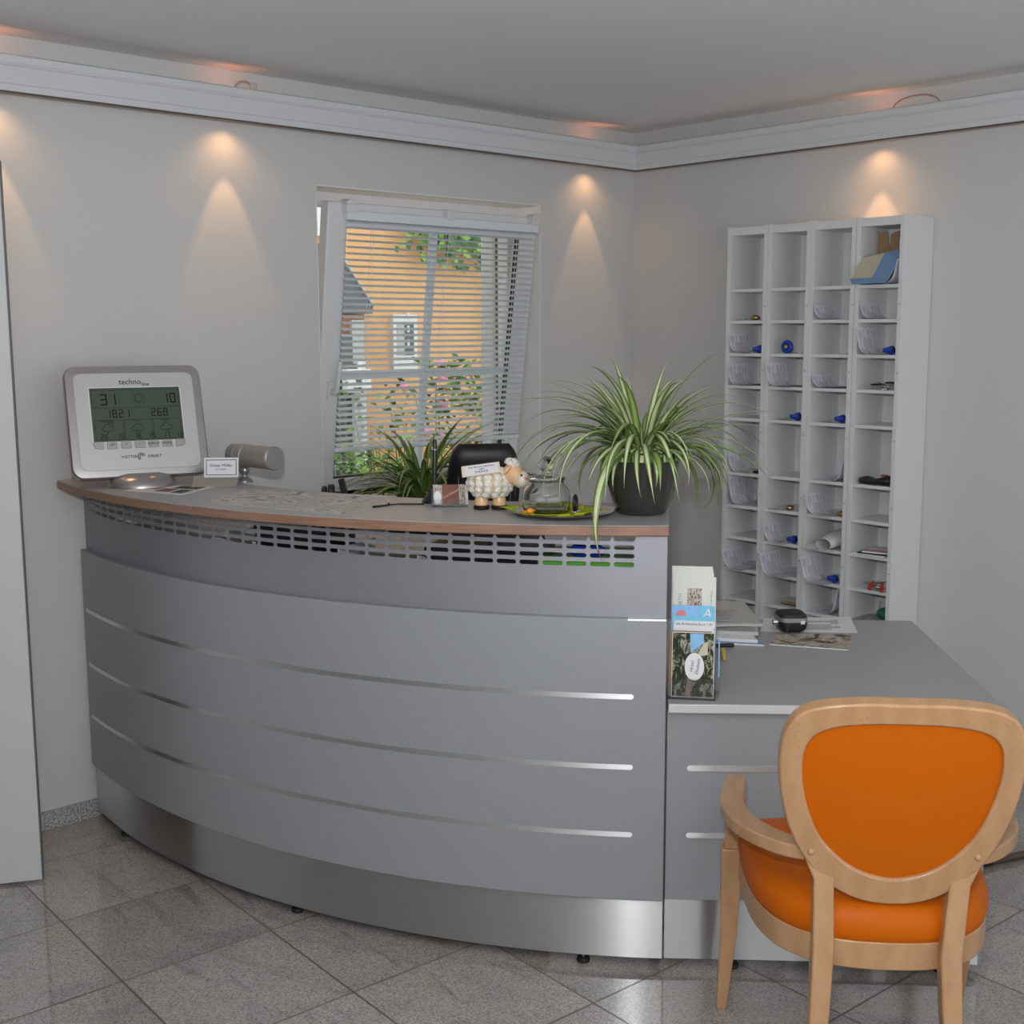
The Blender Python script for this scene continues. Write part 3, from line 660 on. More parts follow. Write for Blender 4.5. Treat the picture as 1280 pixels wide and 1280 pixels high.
# ================================================================ desk joined to the counter
S = Vector((-2.069, -1.972, 0)); du = Vector((.698, -.716, 0)).normalized(); dv = Vector((.7295, .684, 0)).normalized()
rzd = math.atan2(du.y, du.x)
dk = thing('reception_desk', 'grey lower desk adjoining the curved counter on the right', 'desk', S, rzd)
dn = Vector((-du.y, du.x, 0)); k = dv.dot(du); kk = dv.dot(dn)   # desk side runs slightly off square
def uv_(u, v): return (u+v*k/kk*1.0, v)
top = [uv_(.002,-.022), uv_(.808,-.022), uv_(.808,.89), uv_(-.06,.89), uv_(-.06,.42), uv_(.002,.40)]
MB().prism(top, .681, .7035).build('desktop_edge', M['desk_edge'], dk, bevel=.002)
MB().prism([(x, y) for x, y in top], .7036, .705).build('desktop', M['desk_top'], dk)
MB().prism([uv_(.0008,0), uv_(.785,0), uv_(.785,.019), uv_(.0008,.019)], .189, .681).build('front_panel', M['panel'], dk, bevel=.001)
MB().prism([uv_(.0008,.003), uv_(.783,.003), uv_(.783,.02), uv_(.0008,.02)], .030, .193).build('plinth', M['steel'], dk)
MB().prism([uv_(.766,.020), uv_(.785,.020), uv_(.785,.86), uv_(.766,.86)], .025, .681).build('side_panel', M['panel'], dk, bevel=.001)
for z in (.361, .535):
    poly = []; u0, u1, hh = .058, .73, .0075
    for i in range(13): t = R_(-90+15*i); poly.append((u1+hh*math.cos(t), z+hh*math.sin(t)))
    for i in range(13): t = R_(90+15*i); poly.append((u0+hh*math.cos(t), z+hh*math.sin(t)))
    MB().prism(poly, -.004, .002, 0, Matrix(((1,0,0,0),(0,0,-1,-.002),(0,1,0,0),(0,0,0,1)))).build('metal_strip', M['strip'], dk)
for u in (.175, .70): foot(dk, u, .024)

# ================================================================ pigeonhole shelves (four narrow columns)
FZ = [1.773, 1.647, 1.516, 1.386, 1.253, 1.028, .892, .760, .627, .50, .37, .24, .10]
U0 = -.700
ULAB = ['white pigeonhole column nearest the window, leftmost of the four', 'white pigeonhole column second from the window, blue disc tag inside', 'white pigeonhole column third from the window, left of the one holding the cardboard', 'white pigeonhole column at the free right end, blue packet in its top box']
UW = [.198, .198, .197, .183]; UY = [U0-.099, U0-.297, U0-.4945, U0-.6875]
def shelf_unit():
    r = thing('pigeonhole_unit', ULAB[0], 'shelf', (0, UY[0], 0), 0, 'white pigeonhole columns on the right wall')
    w = .198
    MB().box(-.21, -.004, w/2-.0182, w/2-.0006, 0, 2.02).build('side_panel', M['white_lacquer'], r, bevel=.001)
    MB().box(-.21, -.004, -w/2+.0006, -w/2+.0182, 0, 2.02).build('side_panel', M['white_lacquer'], r, bevel=.001)
    MB().box(-.2085, -.004, -w/2+.0183, w/2-.0183, 1.985, 2.016).build('top_board', M['white_lacquer'], r, bevel=.001)
    MB().box(-.008, -.004, -w/2+.0183, w/2-.0183, .04, 1.985).build('back_panel', M['white_lacquer'], r)
    for z in FZ: MB().box(-.206, -.0082, -w/2+.0183, w/2-.0183, z-.013, z).build('shelf', M['white_lacquer'], r, bevel=.001)
    for z in (1.70, 1.45, 1.2, .95, .70):
        MB().lathe([(.001,0),(.003,0),(.003,.0006),(.001,.0008)], 8, M=Matrix.Translation((-.21, -(w/2-.009), z)) @ Matrix.Rotation(-PI/2, 4, 'Y')).build('screw_cap', M['grey_metal'], r)
    return r
u0 = shelf_unit()
for i in (1, 2, 3):
    c = dup_tree(u0); c.location = (0, UY[i], 0); c['label'] = ULAB[i]
    if i == 3: c.location = (0, UY[3]-.006, 0)
UY[3] -= .006
CW = ['leftmost', 'second', 'third', 'right-hand']
RW = ['first', 'second', 'third', 'fourth', 'fifth', 'sixth', 'seventh', 'eighth', 'ninth', 'tenth']
def where(c, r): return '%s pigeonhole column, %s box down' % (CW[c], RW[r]) if r else '%s pigeonhole column, top box' % CW[c]
def curled(c, r, h=.075, flat=.10, out=.02, tilt=0, flip=False, n=1, extra=''):
    """sheets lying in the box, rising in a curve along its left side"""
    w = .156; z = FZ[r]+.0012; s = -1 if flip else 1
    root = thing('paper_sheet', 'curled printed sheet%s in the %s' % (extra, where(c, r)), 'paper', (-.21, UY[c], FZ[r]), 0, 'printed sheets in the pigeonholes')
    for q in range(n):
        rad = .045; arc = rad*PI*.5*.86; up = max(h-rad*.9, .01); L = flat+arc+up
        def fn(u, v):
            t = v*L
            if t < flat: y, zz = t, 0
            elif t < flat+arc: a = (t-flat)/rad; y, zz = flat+rad*math.sin(a), rad*(1-math.cos(a))
            else:
                a = arc/rad; e = t-flat-arc; y, zz = flat+rad*math.sin(a)+e*math.cos(a), rad*(1-math.cos(a))+e*math.sin(a)
            y -= (flat+rad*math.sin(arc/rad)+up*math.cos(arc/rad))-(w/2-.004); zz += tilt*(1-u)*v
            x = -out - q*.004 + u*.135; y = max(min(y, w/2-.001-q*.002), -w/2+.001)
            return (x, y*s, zz + .0012 + q*.003*(1 if t < flat else .2))
        m = MB().grid(fn, 6, 18); m.uv = {k_: (v_[1], v_[0]) for k_, v_ in m.uv.items()}; m.build('sheet', M['print'], root, smooth=True, angle=180)
    return root
# contents
for a in [(2,1,.060,.055,.004),(3,1,.062,.05,.0),(0,2,.085,.045,.015),(3,2,.105,.04,.022),(0,3,.09,.05,.016),(1,3,.098,.045,.03),(2,3,.055,.05,.0),(0,5,.08,.045,.0),
          (0,6,.118,.02,.0),(2,6,.085,.05,.022),(1,7,.075,.05,.02),(0,8,.08,.05,.024),(1,8,.09,.055,.035),(2,8,.105,.05,.04)]:
    curled(a[0], a[1], a[2], a[3], a[4], n=2 if a[1] in (3, 8) else 1)
for (c, r, h, e) in [(2,5,.09,' rising to the right'), (2,9,.13,' rising to the right')]: curled(c, r, h, .06, 0, flip=True, extra=e)
def roll():
    r = thing('rolled_paper', 'loosely rolled white sheet in the ' + where(2, 7), 'paper', (-.21, UY[2], FZ[7]))
    def fn(u, v):
        a = v*2*PI*1.05 - .4; rad = .022+.010*u; return (-.03+.16*u, -.02+rad*math.sin(a)*1.5+.02*u, .002+rad-rad*math.cos(a))
    m = MB().grid(fn, 6, 24); m.grid(lambda u, v: (-.045+.10*u, .0+.078*v, .003+.008*v*u), 4, 4); m.build('sheet', M['white_paper'], r, smooth=True, angle=180)
roll()
def key(c, r, dy=-.03, dx=.0, rz=0, blue=True, disc=False, desc=None, black=False):
    root = thing('room_key', desc or ('room key with a bright blue bulb tag in the ' + where(c, r)), 'key', (-.185+dx, UY[c]+dy, FZ[r]), rz, 'room keys in the pigeonholes')
    if disc:
        MB().lathe([(.001,-.008),(.022,-.008),(.026,-.004),(.026,.004),(.022,.008),(.001,.008)], 24, M=Matrix.Translation((0,0,.0265)) @ Matrix.Rotation(PI/2,4,'Y') ).build('tag', M['blue_plastic'], root, smooth=True)
        MB().lathe([(.001,0),(.014,0),(.014,.001),(.001,.0012)], 20, M=Matrix.Translation((-.0085,0,.0265)) @ Matrix.Rotation(-PI/2,4,'Y')).build('tag_face', M['black_plastic'], root)
        text_mb('20', .016, Matrix.Translation((-.0100,0,.0265)) @ Matrix.Rotation(-PI/2,4,'Z') @ Matrix.Rotation(PI/2,4,'X')).build('lettering', M['white_paper'], root)
        ky = -.035
    elif blue:
        MB().lathe([(.001,0),(.007,0),(.009,.008),(.013,.022),(.0165,.029),(.0165,.037),(.012,.041),(.001,.041)], 20, M=Matrix.Translation((0,.020,.0166)) @ Matrix.Rotation(PI/2,4,'X')).build('tag', M['blue_plastic'], root, smooth=True)
        MB().lathe([(.001,0),(.010,0),(.010,.001),(.001,.001)], 16, M=Matrix.Translation((0,-.0212,.0166)) @ Matrix.Rotation(PI/2,4,'X')).build('tag_face', M['black_plastic'], root)
        ky = .028
    elif black:
        MB().box(-.01,.01,-.03,.01,0,.012).build('tag', M['black_plastic'], root, bevel=.004); ky = .02
    else:
        MB().sphere((0,-.008,.011), .016, .020, .011, 14, 8).build('tag', M['brass'], root, smooth=True); ky = .024
    s = 1 if ky > 0 else -1
    MB().tube([(.010*math.cos(a), ky+.010*math.sin(a), .0055+.004*math.sin(a)) for a in [2*PI*i/14 for i in range(14)]], .0012, 6, closed=True).build('ring', M['chrome'], root)
    k = MB(); k.box(-.008,.008,min(ky+s*.008,ky+s*.026),max(ky+s*.008,ky+s*.026),.001,.003); k.box(-.003,.003,min(ky+s*.026,ky+s*.052),max(ky+s*.026,ky+s*.052),.001,.003); k.build('key_blade', M['brass'], root)
    return root
key(0,1,-.02,0,.3,False,desc='small bare keys on a ring in the ' + where(0,1))
key(0,2,-.045,0,.2); key(1,2,.012,0,0,disc=True,desc='room key with a round blue numbered disc in the '+where(1,2)); key(3,2,-.038,0,.1)
key(1,4,-.035,0,.15); key(2,4,-.04,0,.15)
key(0,5,-.05,0,.1,False,black=True,desc='black key tag beside the curled sheet in the '+where(0,5))
key(1,6,-.01,0,.4,False,desc='brass key fob and keys in the '+where(1,6))
key(2,6,-.055,.0,.2,False,desc='key ring on the curled sheet in the '+where(2,6)); key(1,7,-.035,0,.1); key(2,8,-.03,.0,.15)
def bunch(c, r, dark, label):
    rnd = random.Random(c*10+r); root = thing('key_bunch', label, 'keys', (-.17, UY[c]-.02, FZ[r]))
    MB().tube([(.016*math.cos(a), .016*math.sin(a), .012+.010*math.sin(a)) for a in [2*PI*i/16 for i in range(16)]], .0014, 6, closed=True).build('ring', M['chrome'], root)
    for i in range(9):
        a = rnd.uniform(0,2*PI); zz = .002+.0026*i; k = MB(); Mx = Matrix.Translation((.0,0,zz)) @ Matrix.Rotation(a,4,'Z') @ Matrix.Rotation(rnd.uniform(-.25,.1),4,'Y')
        k.box(.008,.028,-.009,.009,0,.002,0,Mx); k.box(.028,.056,-.0035,.0035,0,.002,0,Mx); k.build('key_blade', M['brass'] if rnd.random()<.5 else M['grey_metal'], root)
    if dark: 
        for s in (-1,1): MB().box(-.02,.02,-.03*s-.02,-.03*s+.02,.020+.004*s,.026+.004*s).build('leather_tag', M['black_leather'], root, bevel=.004)
    else:
        for s in (-1,1): MB().tube([(-.035,-.02+.02*s,.03),(-.05,-.025+.026*s,.018),(-.05,-.022+.024*s,-.002+.006)], [.006,.0075,.006], 8).build('red_tag', M['red_plastic'], root, smooth=True)
bunch(3,3,True,'bunch of keys with dark leather tags in the '+where(3,3)); bunch(3,8,False,'bunch of keys with two red tags in the '+where(3,8))
# top right box: cardboard flaps, folded packet, white sheets
r = thing('cardboard_sleeve', 'brown cardboard sleeve with open flaps standing in the top right box', 'cardboard', (-.10, UY[3], FZ[0]))
r.location.y += .026; r.scale = (1, 1, 1.12); r.location.z += .0005
m = MB(); m.box(-.002,.002,-.002,.045,0,.135); m.box(0,.05,-.004,0,0,.135); m.build('sleeve', M['cardboard'], r)
m = MB()
m.prism([(.004,.135),(.045,.135),(.050,.180),(.035,.172),(.012,.178),(.004,.165)], -.002,.002,0,Matrix(((0,0,1,0),(1,0,0,0),(0,1,0,0),(0,0,0,1))))
m.prism([(-.040,.0),(-.002,.0),(-.002,.165),(-.014,.172),(-.046,.178),(-.036,.15)], -.002,.002,0,Matrix(((0,0,1,.004),(1,0,0,0),(0,1,0,0),(0,0,0,1)))); m.build('flap', M['cardboard'], r)
r = thing('envelope', 'beige and blue folded packet leaning in the top right box', 'envelope', (-.21, UY[3], FZ[0]))
def pk(u, v): return (-.05+.10*v*(.4+.6*u)+.02*v, .084-.148*u, .012 + .085*v + .035*u*v)
MB().grid(lambda u, v: pk(u*.55, v), 6, 6).build('beige_panel', M['beige_packet'], r, solid=.006); MB().grid(lambda u, v: pk(.55+.45*u, v), 6, 6).build('blue_panel', M['blue_packet'], r, solid=.006)
MB().grid(lambda u, v: (-.052+.01*v, .084-.140*u, .022-.018*v), 5, 3).build('blue_flap', M['blue_packet'], r, solid=.004)
curled(3,0,.095,.03,-.002,flip=True,n=2,extra=' beside the blue packet')
r = thing('black_pouch', 'crumpled black cloth pouch in the '+where(3,5), 'pouch', (-.16, UY[3], FZ[5]))
m = MB(); rnd = random.Random(3)
m.loft([[(.045*math.cos(a)*q, y+.004*math.sin(5*y*40), .018*q2*(1+math.sin(a))) for a in [2*PI*i/14 for i in range(14)]] for y, q, q2 in ((.07,.35,.6),(.05,.9,.8),(.02,.8,.55),(-.01,1,.75),(-.04,1,1.0),(-.07,.7,1.1),(-.078,.2,.6))])
m.build('pouch_body', M['black_leather'], r, smooth=True, angle=180); MB().box(-.02,.0,-.045,-.02,.034,.040).build('orange_patch', M['red_plastic'], r, bevel=.003)
for i, (z, w_, m_, lab) in enumerate([(0,.13,M['white_paper'],'white booklet lowest in the stack, '),(.006,.115,M['black_plastic'],'thin black booklet in the stack, '),(.0115,.10,M['white_paper'],'red striped white leaflet on the stack, ')]):
    t = thing('booklet', lab+where(3,7), 'booklet', (-.145, UY[3]-.008*i, FZ[7]+.0005+z), .1*i, 'booklets in the pigeonholes')
    MB().box(-.07,.06,-w_/2,w_/2,0,.0052).build('cover', m_, t, bevel=.001)
    if i == 2: MB().box(-.055,-.030,-w_/2,w_/2,.0052,.0056).build('red_stripe', M['red_print'], t)
    else: MB().box(-.068,.058,-w_/2+.002,w_/2-.002,.0006,.0046).build('page_block', M['white_paper'], t)
o = MB().grid(lambda u, v: (-.03+.16*u, -.078+.15*v, .001+.022*(1-v)*(.3+.7*u)), 6, 6).build('paper_sheet', M['news'], smooth=True); place(o, (-.205, UY[3], FZ[9])); tag(o, 'grey printed sheet sloping in the '+where(3,9), 'paper', 'printed sheets in the pigeonholes')
r = thing('green_pouch', 'dark green rounded pouch with a wire hook in the '+where(3,9), 'pouch', (-.15, UY[3]-.045, FZ[9]+.012)); MB().sphere((0,0,.022), .035, .03, .022, 16, 10).build('pouch_body', M['dark_green'], r, smooth=True)
MB().tube([(-.0,.02,.03),(-.0,.024,.055),(0,.018,.066),(0,.012,.060)], .001, 6).build('hook', M['chrome'], r)
o = MB().loft([[(.008*q*math.cos(a), y, .008+.008*q*math.sin(a)) for a in [2*PI*i/12 for i in range(12)]] for y, q in ((.05,.3),(.04,.9),(.0,1),(-.03,.8),(-.045,.2))]).build('key_fob', M['brass'], smooth=True); place(o, (-.17, UY[1]-.03, FZ[9]+.0005)); tag(o, 'elongated brass key fob in the '+where(1,9), 'key fob')

# ================================================================ things on the counter
ZT = 1.1425
# weather station
pL = onz(91, 600, 1.172); pR = onz(263, 591, 1.172); ax = (pR-pL); W = ax.length; rz = math.atan2(ax.y, ax.x)
mid = (pL+pR)/2
ws = thing('weather_station', 'silver weather display with dark LCD and button row at the counter end', 'weather station', (mid.x, mid.y, ZT), rz)
HH = .372*W/.43
TL = R_(19)
def on_face(m): return Matrix.Translation((0, 0, .0285)) @ Matrix.Rotation(-TL, 4, 'X') @ m     # local x right, y depth, z up
def rrect(w_, h_, r_, n=6, z0=0):
    p = []
    for (cx_, cz_, a0) in ((w_/2-r_, r_, -90), (w_/2-r_, h_-r_, 0), (-w_/2+r_, h_-r_, 90), (-w_/2+r_, r_, 180)):
        for k in range(n+1): t = R_(a0+90*k/n); p.append((cx_+r_*math.cos(t), cz_+r_*math.sin(t)+z0))
    return p
def plate(mb, poly, y0, y1, mi=0):   # prism in the face plane (x, z), thickness along y
    return mb.prism(poly, y0, y1, mi, on_face(Matrix(((1,0,0,0),(0,0,1,0),(0,1,0,0),(0,0,0,1)))))
o_ = rrect(W, HH, .035); i_ = rrect(W-.052, HH-.05, .022, z0=.024)
mb = MB(); Mf = on_face(Matrix.Identity(4)); nn = len(o_)
rings = [[(x, y, z) for x, z in lp] for lp, y in ((o_, .026), (o_, .004), (rrect(W-.008, HH-.008, .032, z0=.004), -.002), (i_, -.004))]
mb.loft(rings, caps=True, M=Mf); mb.build('bezel', M['silver_trim'], ws, smooth=True, angle=30)
plate(MB(), i_, -.0062, -.0035).build('face_plate', M['silver_plastic'], ws, bevel=.0008)
lw, lh, lz = W*.66, HH*.478, HH*.315
plate(MB(), [(-lw/2, lz), (lw/2, lz), (lw/2, lz+lh), (-lw/2, lz+lh)], -.0074, -.006).build('lcd_screen', M['lcd'], ws)
m = MB()
for b in [(-lw/2-.003, lw/2+.003, lz+lh, lz+lh+.003), (-lw/2-.003, lw/2+.003, lz-.003, lz), (-lw/2-.003, -lw/2, lz, lz+lh), (lw/2, lw/2+.003, lz, lz+lh)]: plate(m, [(b[0],b[2]),(b[1],b[2]),(b[1],b[3]),(b[0],b[3])], -.0086, -.006)
m.build('screen_surround', M['white_lacquer'], ws)
SEG = {'0':'abcdef','1':'bc','2':'abged','3':'abgcd','4':'fgbc','5':'afgcd','6':'afgedc','7':'abc','8':'abcdefg','9':'abcdfg'}
def seg_digits(m, s, x, z, h, gap=.2):
    w_ = h*.52; t = h*.10
    for ch in s:
        if ch == ' ': x += w_*.9; continue
        if ch == '.': plate(m, [(x-w_*.12,z),(x-w_*.12+t,z),(x-w_*.12+t,z+t),(x-w_*.12,z+t)], -.0080, -.0073); continue
        for c in SEG[ch]:
            bx = {'a':(x,x+w_,z+h-t,z+h),'d':(x,x+w_,z,z+t),'g':(x,x+w_,z+h/2-t/2,z+h/2+t/2),'b':(x+w_-t,x+w_,z+h/2+t*.2,z+h-t*.3),'c':(x+w_-t,x+w_,z+t*.3,z+h/2-t*.2),'f':(x,x+t,z+h/2+t*.2,z+h-t*.3),'e':(x,x+t,z+t*.3,z+h/2-t*.2)}[c]
            plate(m, [(bx[0],bx[2]),(bx[1],bx[2]),(bx[1],bx[3]),(bx[0],bx[3])], -.0080, -.0073)
        x += w_*(1.42)
def line(m, x0, z0, x1, z1, t=.0011):
    d = Vector((x1-x0, z1-z0)); L = d.length; nrm = Vector((-d.y, d.x))/L*t/2
    plate(m, [(x0+nrm.x,z0+nrm.y),(x0-nrm.x,z0-nrm.y),(x1-nrm.x,z1-nrm.y),(x1+nrm.x,z1+nrm.y)], -.0079, -.0073)
def circ(m, cx_, cz_, r_, a0=0, a1=360, t=.0013, n=14):
    p = [(cx_+r_*math.cos(R_(a0+(a1-a0)*i/n)), cz_+r_*math.sin(R_(a0+(a1-a0)*i/n))) for i in range(n+1)]
    for q, s_ in zip(p[:-1], p[1:]): line(m, q[0], q[1], s_[0], s_[1], t)
def L_(fx, fz): return (-lw/2+lw*fx, lz+lh*fz)
for st_, fx_, fz_, fh_ in [('31',.115,.68,.21),('10',.80,.70,.185),('1821',.16,.445,.15),('26.8',.66,.455,.145)]+[(a_,b_,.045,.095) for b_,a_ in ((.08,'26'),(.255,'15'),(.44,'18'),(.60,'15'),(.765,'17'),(.91,'13'))]:
    m = MB(); seg_digits(m, st_, *L_(fx_, fz_), lh*fh_); m.build('lcd_readout', M['lcd_ink'], ws)
m = MB()
def frame(x0, z0, x1, z1):
    a = L_(x0,z0); b = L_(x1,z1); line(m,a[0],a[1],b[0],a[1],.0008); line(m,b[0],a[1],b[0],b[1],.0008); line(m,b[0],b[1],a[0],b[1],.0008); line(m,a[0],b[1],a[0],a[1],.0008)
frame(.02,.63,.98,.96); frame(.03,.03,.335,.40); frame(.35,.03,.655,.40); frame(.67,.03,.975,.40)
c_ = L_(.535,.80); circ(m, c_[0], c_[1], lh*.075)
for k in range(8): a = PI*k/4; line(m, c_[0]+lh*.10*math.cos(a), c_[1]+lh*.10*math.sin(a), c_[0]+lh*.13*math.cos(a), c_[1]+lh*.13*math.sin(a))
for x_, sun in ((.165,1),(.49,0),(.81,0)):
    c_ = L_(x_,.245); q = lh*.05
    circ(m, c_[0]-q*1.2, c_[1]-q*.2, q*.8, 90, 290); circ(m, c_[0]-q*.1, c_[1]+q*.5, q*1.05, 20, 190); circ(m, c_[0]+q*1.2, c_[1]-q*.1, q*.85, -100, 110); line(m, c_[0]-q*1.2, c_[1]-q*.95, c_[0]+q*1.2, c_[1]-q*.95)
    if sun:
        circ(m, c_[0]+q*.9, c_[1]+q*1.3, q*.7, -30, 150)
        for k in range(5): a = R_(-10+45*k); line(m, c_[0]+q*.9+q*math.cos(a), c_[1]+q*1.3+q*math.sin(a), c_[0]+q*.9+q*1.4*math.cos(a), c_[1]+q*1.3+q*1.4*math.sin(a))
    for dx in ((0,) if sun else (-.4,.5)): plate(m, [(c_[0]+q*dx-.0012,c_[1]-q*1.8),(c_[0]+q*dx+.0012,c_[1]-q*1.8),(c_[0]+q*dx+.0012,c_[1]-q*1.35),(c_[0]+q*dx-.0012,c_[1]-q*1.35)], -.0079,-.0073)
m.build('lcd_symbol', M['lcd_ink'], ws)
def face_text(txt, x, z, size, name='lettering', mat='ink', par=None, y=-.0068, shear=0):
    return text_mb(txt, size, on_face(Matrix.Translation((x, y, z)) @ Matrix.Rotation(PI/2, 4, 'X')), .0008, shear=shear).build(name, M[mat], par or ws)
for x_, t_ in ((.165,'MORGEN'),(.49,'TAG 2'),(.81,'TAG 3')): c_ = L_(x_,.375); face_text(t_, c_[0], c_[1], .0095, y=-.0078)
face_text('techno', -.012, HH*.845, .024); face_text('line', .034, HH*.823, .016)
face_text('WETTER', -.036, .062, .0125); face_text('DIREKT', .040, .062, .0125)
m = MB()
for k in range(3): circ(m, .0, .062, .004+.0035*k, 10, 250, .0016)
m.build('logo', M['ink'], ws)
bw = W*.084
for k, t_ in enumerate(['', 'SET', '+', '~', 'DISPLAY', 'MODE', '']):
    x = (k-3)*bw*1.19; z = .102-.000*k
    if k in (0, 6):
        s = -1 if k == 0 else 1
        poly = [(x-s*bw*.45, z+.011), (x+s*bw*.45, z+.011), (x+s*bw*.45, z+.002), (x+s*bw*.30, z-.009), (x-s*bw*.05, z-.013), (x-s*bw*.45, z-.013)]
    else: poly = [(x-bw*.45, z-.013), (x+bw*.45, z-.013), (x+bw*.45, z+.011), (x-bw*.45, z+.011)]
    b_ = plate(MB(), poly, -.0095, -.006).build('button', M['silver_trim'], ws, bevel=.0015)
    if t_: face_text(t_, x, z-.001, .0095, par=b_, y=-.0100)
# stand foot (oval wedge)
m = MB(); m.loft([[(.105*s*math.cos(a), .012-.085*s*math.sin(a)-.0, zz) for a in [PI*i/24 for i in range(25)]] for s, zz in ((1,0),(1,.004),(.9,.020),(.72,.034),(.45,.040))]); m.build('stand', M['silver_trim'], ws, smooth=True)
m = MB(); m.loft([[(x, .060, 0), (x, .075, 0), (x, .064, .09), (x, .052, .09)] for x in (-.05, .05)]); m.build('rear_leg', M['silver_trim'], ws)

# name plate
p = onz(277, 607, ZT); rzn = R_(-40)
npl = thing('name_plate', 'small framed white name card on a metal wedge beside the tube lamp', 'name plate', (p.x, p.y, ZT), rzn)
Wn, Hn = .104, .060
tm = Matrix.Translation((0, 0, .026)) @ Matrix.Rotation(-R_(12), 4, 'X')
MB().box(-Wn/2, Wn/2, 0, .003, 0, Hn, 0, tm).build('card', M['white_paper'], npl)
m = MB(); b_ = .006
for q in [(-Wn/2+b_, Wn/2-b_, b_, b_+.002), (-Wn/2+b_, Wn/2-b_, Hn-b_-.002, Hn-b_), (-Wn/2+b_, -Wn/2+b_+.002, b_, Hn-b_), (Wn/2-b_-.002, Wn/2-b_, b_, Hn-b_)]: m.box(q[0], q[1], -.0006, 0, q[2], q[3], 0, tm)
m.build('border', M['ink'], npl)
m = text_mb('Dieter Müller', .0125, tm @ Matrix.Translation((0, -.0006, .036)) @ Matrix.Rotation(PI/2, 4, 'X')); text_mb('Ihr Gastgeber', .006, tm @ Matrix.Translation((0, -.0006, .024)) @ Matrix.Rotation(PI/2, 4, 'X'), mb=m); m.build('lettering', M['ink'], npl)
m = MB(); m.loft([[(x, -.032, 0), (x, -.030, .003), (x, .000, .022), (x, .006, .030), (x, .012, .030), (x, .022, .014), (x, .028, 0)] for x in (-.085, .050)]); m.build('wedge_stand', M['warm_grey_metal'], npl)

# tube lamp
p = onz(303, 604, ZT); dx = Vector((.10, -.99, 0)).normalized()
tl = thing('tube_lamp', 'small grey tube lamp on a swivel foot behind the name card', 'lamp', (p.x+.02, p.y+.02, ZT), math.atan2(dx.y, dx.x))
MB().lathe([(.001,0),(.026,0),(.026,.006),(.014,.016),(.001,.018)], 24).build('foot', M['grey_metal'], tl, smooth=True)
MB().cyl((0,0,.012),(0,0,.05), .008, 12).build('stem', M['grey_metal'], tl, smooth=True)
MB().sphere((0,0,.038), .018, .016, .016, 18, 10).build('swivel_joint', M['grey_metal'], tl, smooth=True)
zt_ = .084
def tubex(x0, x1, r, mat, name, cap=.003):
    MB().loft([[(x, r*q*math.cos(a), zt_+r*q*math.sin(a)) for a in [2*PI*i/32 for i in range(32)]] for x, q in ((x0,.92),(x0+cap,1),(x1-cap,1),(x1,.92))]).build(name, M[mat], tl, smooth=True)
tubex(-.055, -.015, .0345, 'grey_metal', 'end_cap'); tubex(-.0155, .022, .0360, 'warm_grey_metal', 'collar'); tubex(.0215, .150, .0350, 'warm_grey_metal', 'tube'); tubex(.1495, .158, .0372, 'grey_metal', 'end_cap')
tl.location.z = ZT

# flat papers
def flat_paper(name, q, z, mats, label, cat, th=.0008, nu=6, nv=6):
    P = [onz(x, y, z) for x, y in q]; c0 = sum(P, Vector())/4
    def fn(u, v):
        a = P[0].lerp(P[1], u); b = P[3].lerp(P[2], u); r = a.lerp(b, v)-c0; return (r.x, r.y, 0)
    o = MB().grid(fn, nu, nv).build(name, mats, solid=-th); o.location = (c0.x, c0.y, z+.0002); tag(o, label, cat); return o
lf = [(189,605.5),(268,608.5),(228,618.5),(157,613)]
lo = flat_paper('leaflet', lf, ZT, M['white_paper'], 'photo leaflet lying on the counter in front of the weather display', 'leaflet')
def on_leaf(u, v): return onz(lf[0][0], lf[0][1], ZT).lerp(onz(lf[1][0], lf[1][1], ZT), u).lerp(onz(lf[3][0], lf[3][1], ZT).lerp(onz(lf[2][0], lf[2][1], ZT), u), v) - lo.location
for (u0, u1, v0, v1) in ((.08,.36,.1,.62), (.52,.92,.08,.40), (.42,.66,.45,.85), (.72,.92,.5,.9)):
    MB().grid(lambda a, b: (lambda q: (q.x, q.y, .0004))(on_leaf(u0+(u1-u0)*a, v0+(v1-v0)*b)), 3, 3).build('photo_print', M['brown_print'] if u0 < .5 else M['pic_photo'], lo)
flat_paper('map_sheet', [(306,612),(497,620),(425,643),(256,627.5)], ZT, M['pic_map'], 'large faded map sheet lying on the counter beside the name card', 'map')

# pen on a chain
p = onz(541, 628, ZT)
pn = thing('counter_pen', 'black pen standing in a chained weighted holder on the counter', 'pen', (p.x, p.y, ZT))
m = MB(); m.loft([[(.030*q*math.cos(a)-sx_, .030*q*math.sin(a), z) for a in [2*PI*i/20 for i in range(20)]] for q, z, sx_ in ((1,0,0),(1,.006,0),(.62,.022,-.004),(.42,.040,-.006),(.3,.048,-.007))]); m.build('holder', M['black_plastic'], pn, smooth=True)
m = MB(); m.tube([(.006,0,.045),(.010,.002,.10),(.013,.004,.165),(.0135,.004,.172)], [.0055,.0062,.0058,.004], 12); m.build('pen_barrel', M['black_plastic'], pn, smooth=True)
MB().lathe([(.0056,0),(.0066,.001),(.0066,.004),(.0056,.005)], 14, M=Matrix.Translation((.0122,.0034,.142))).build('pen_band', M['grey_metal'], pn, smooth=True)
cp = [onz(x, y, ZT+.002)-p for x, y in [(530,630),(512,630),(497,630),(486,631),(476,632.5),(466,633.5)]]
m = MB(); m.tube([(v.x, v.y, .002) for v in cp], [.0024,.0022,.0022,.0024,.0030,.0034], 6)
m.sphere((cp[3].x, cp[3].y, .004), .004, n=8, m=6); m.build('chain', M['black_plastic'], pn, smooth=True)

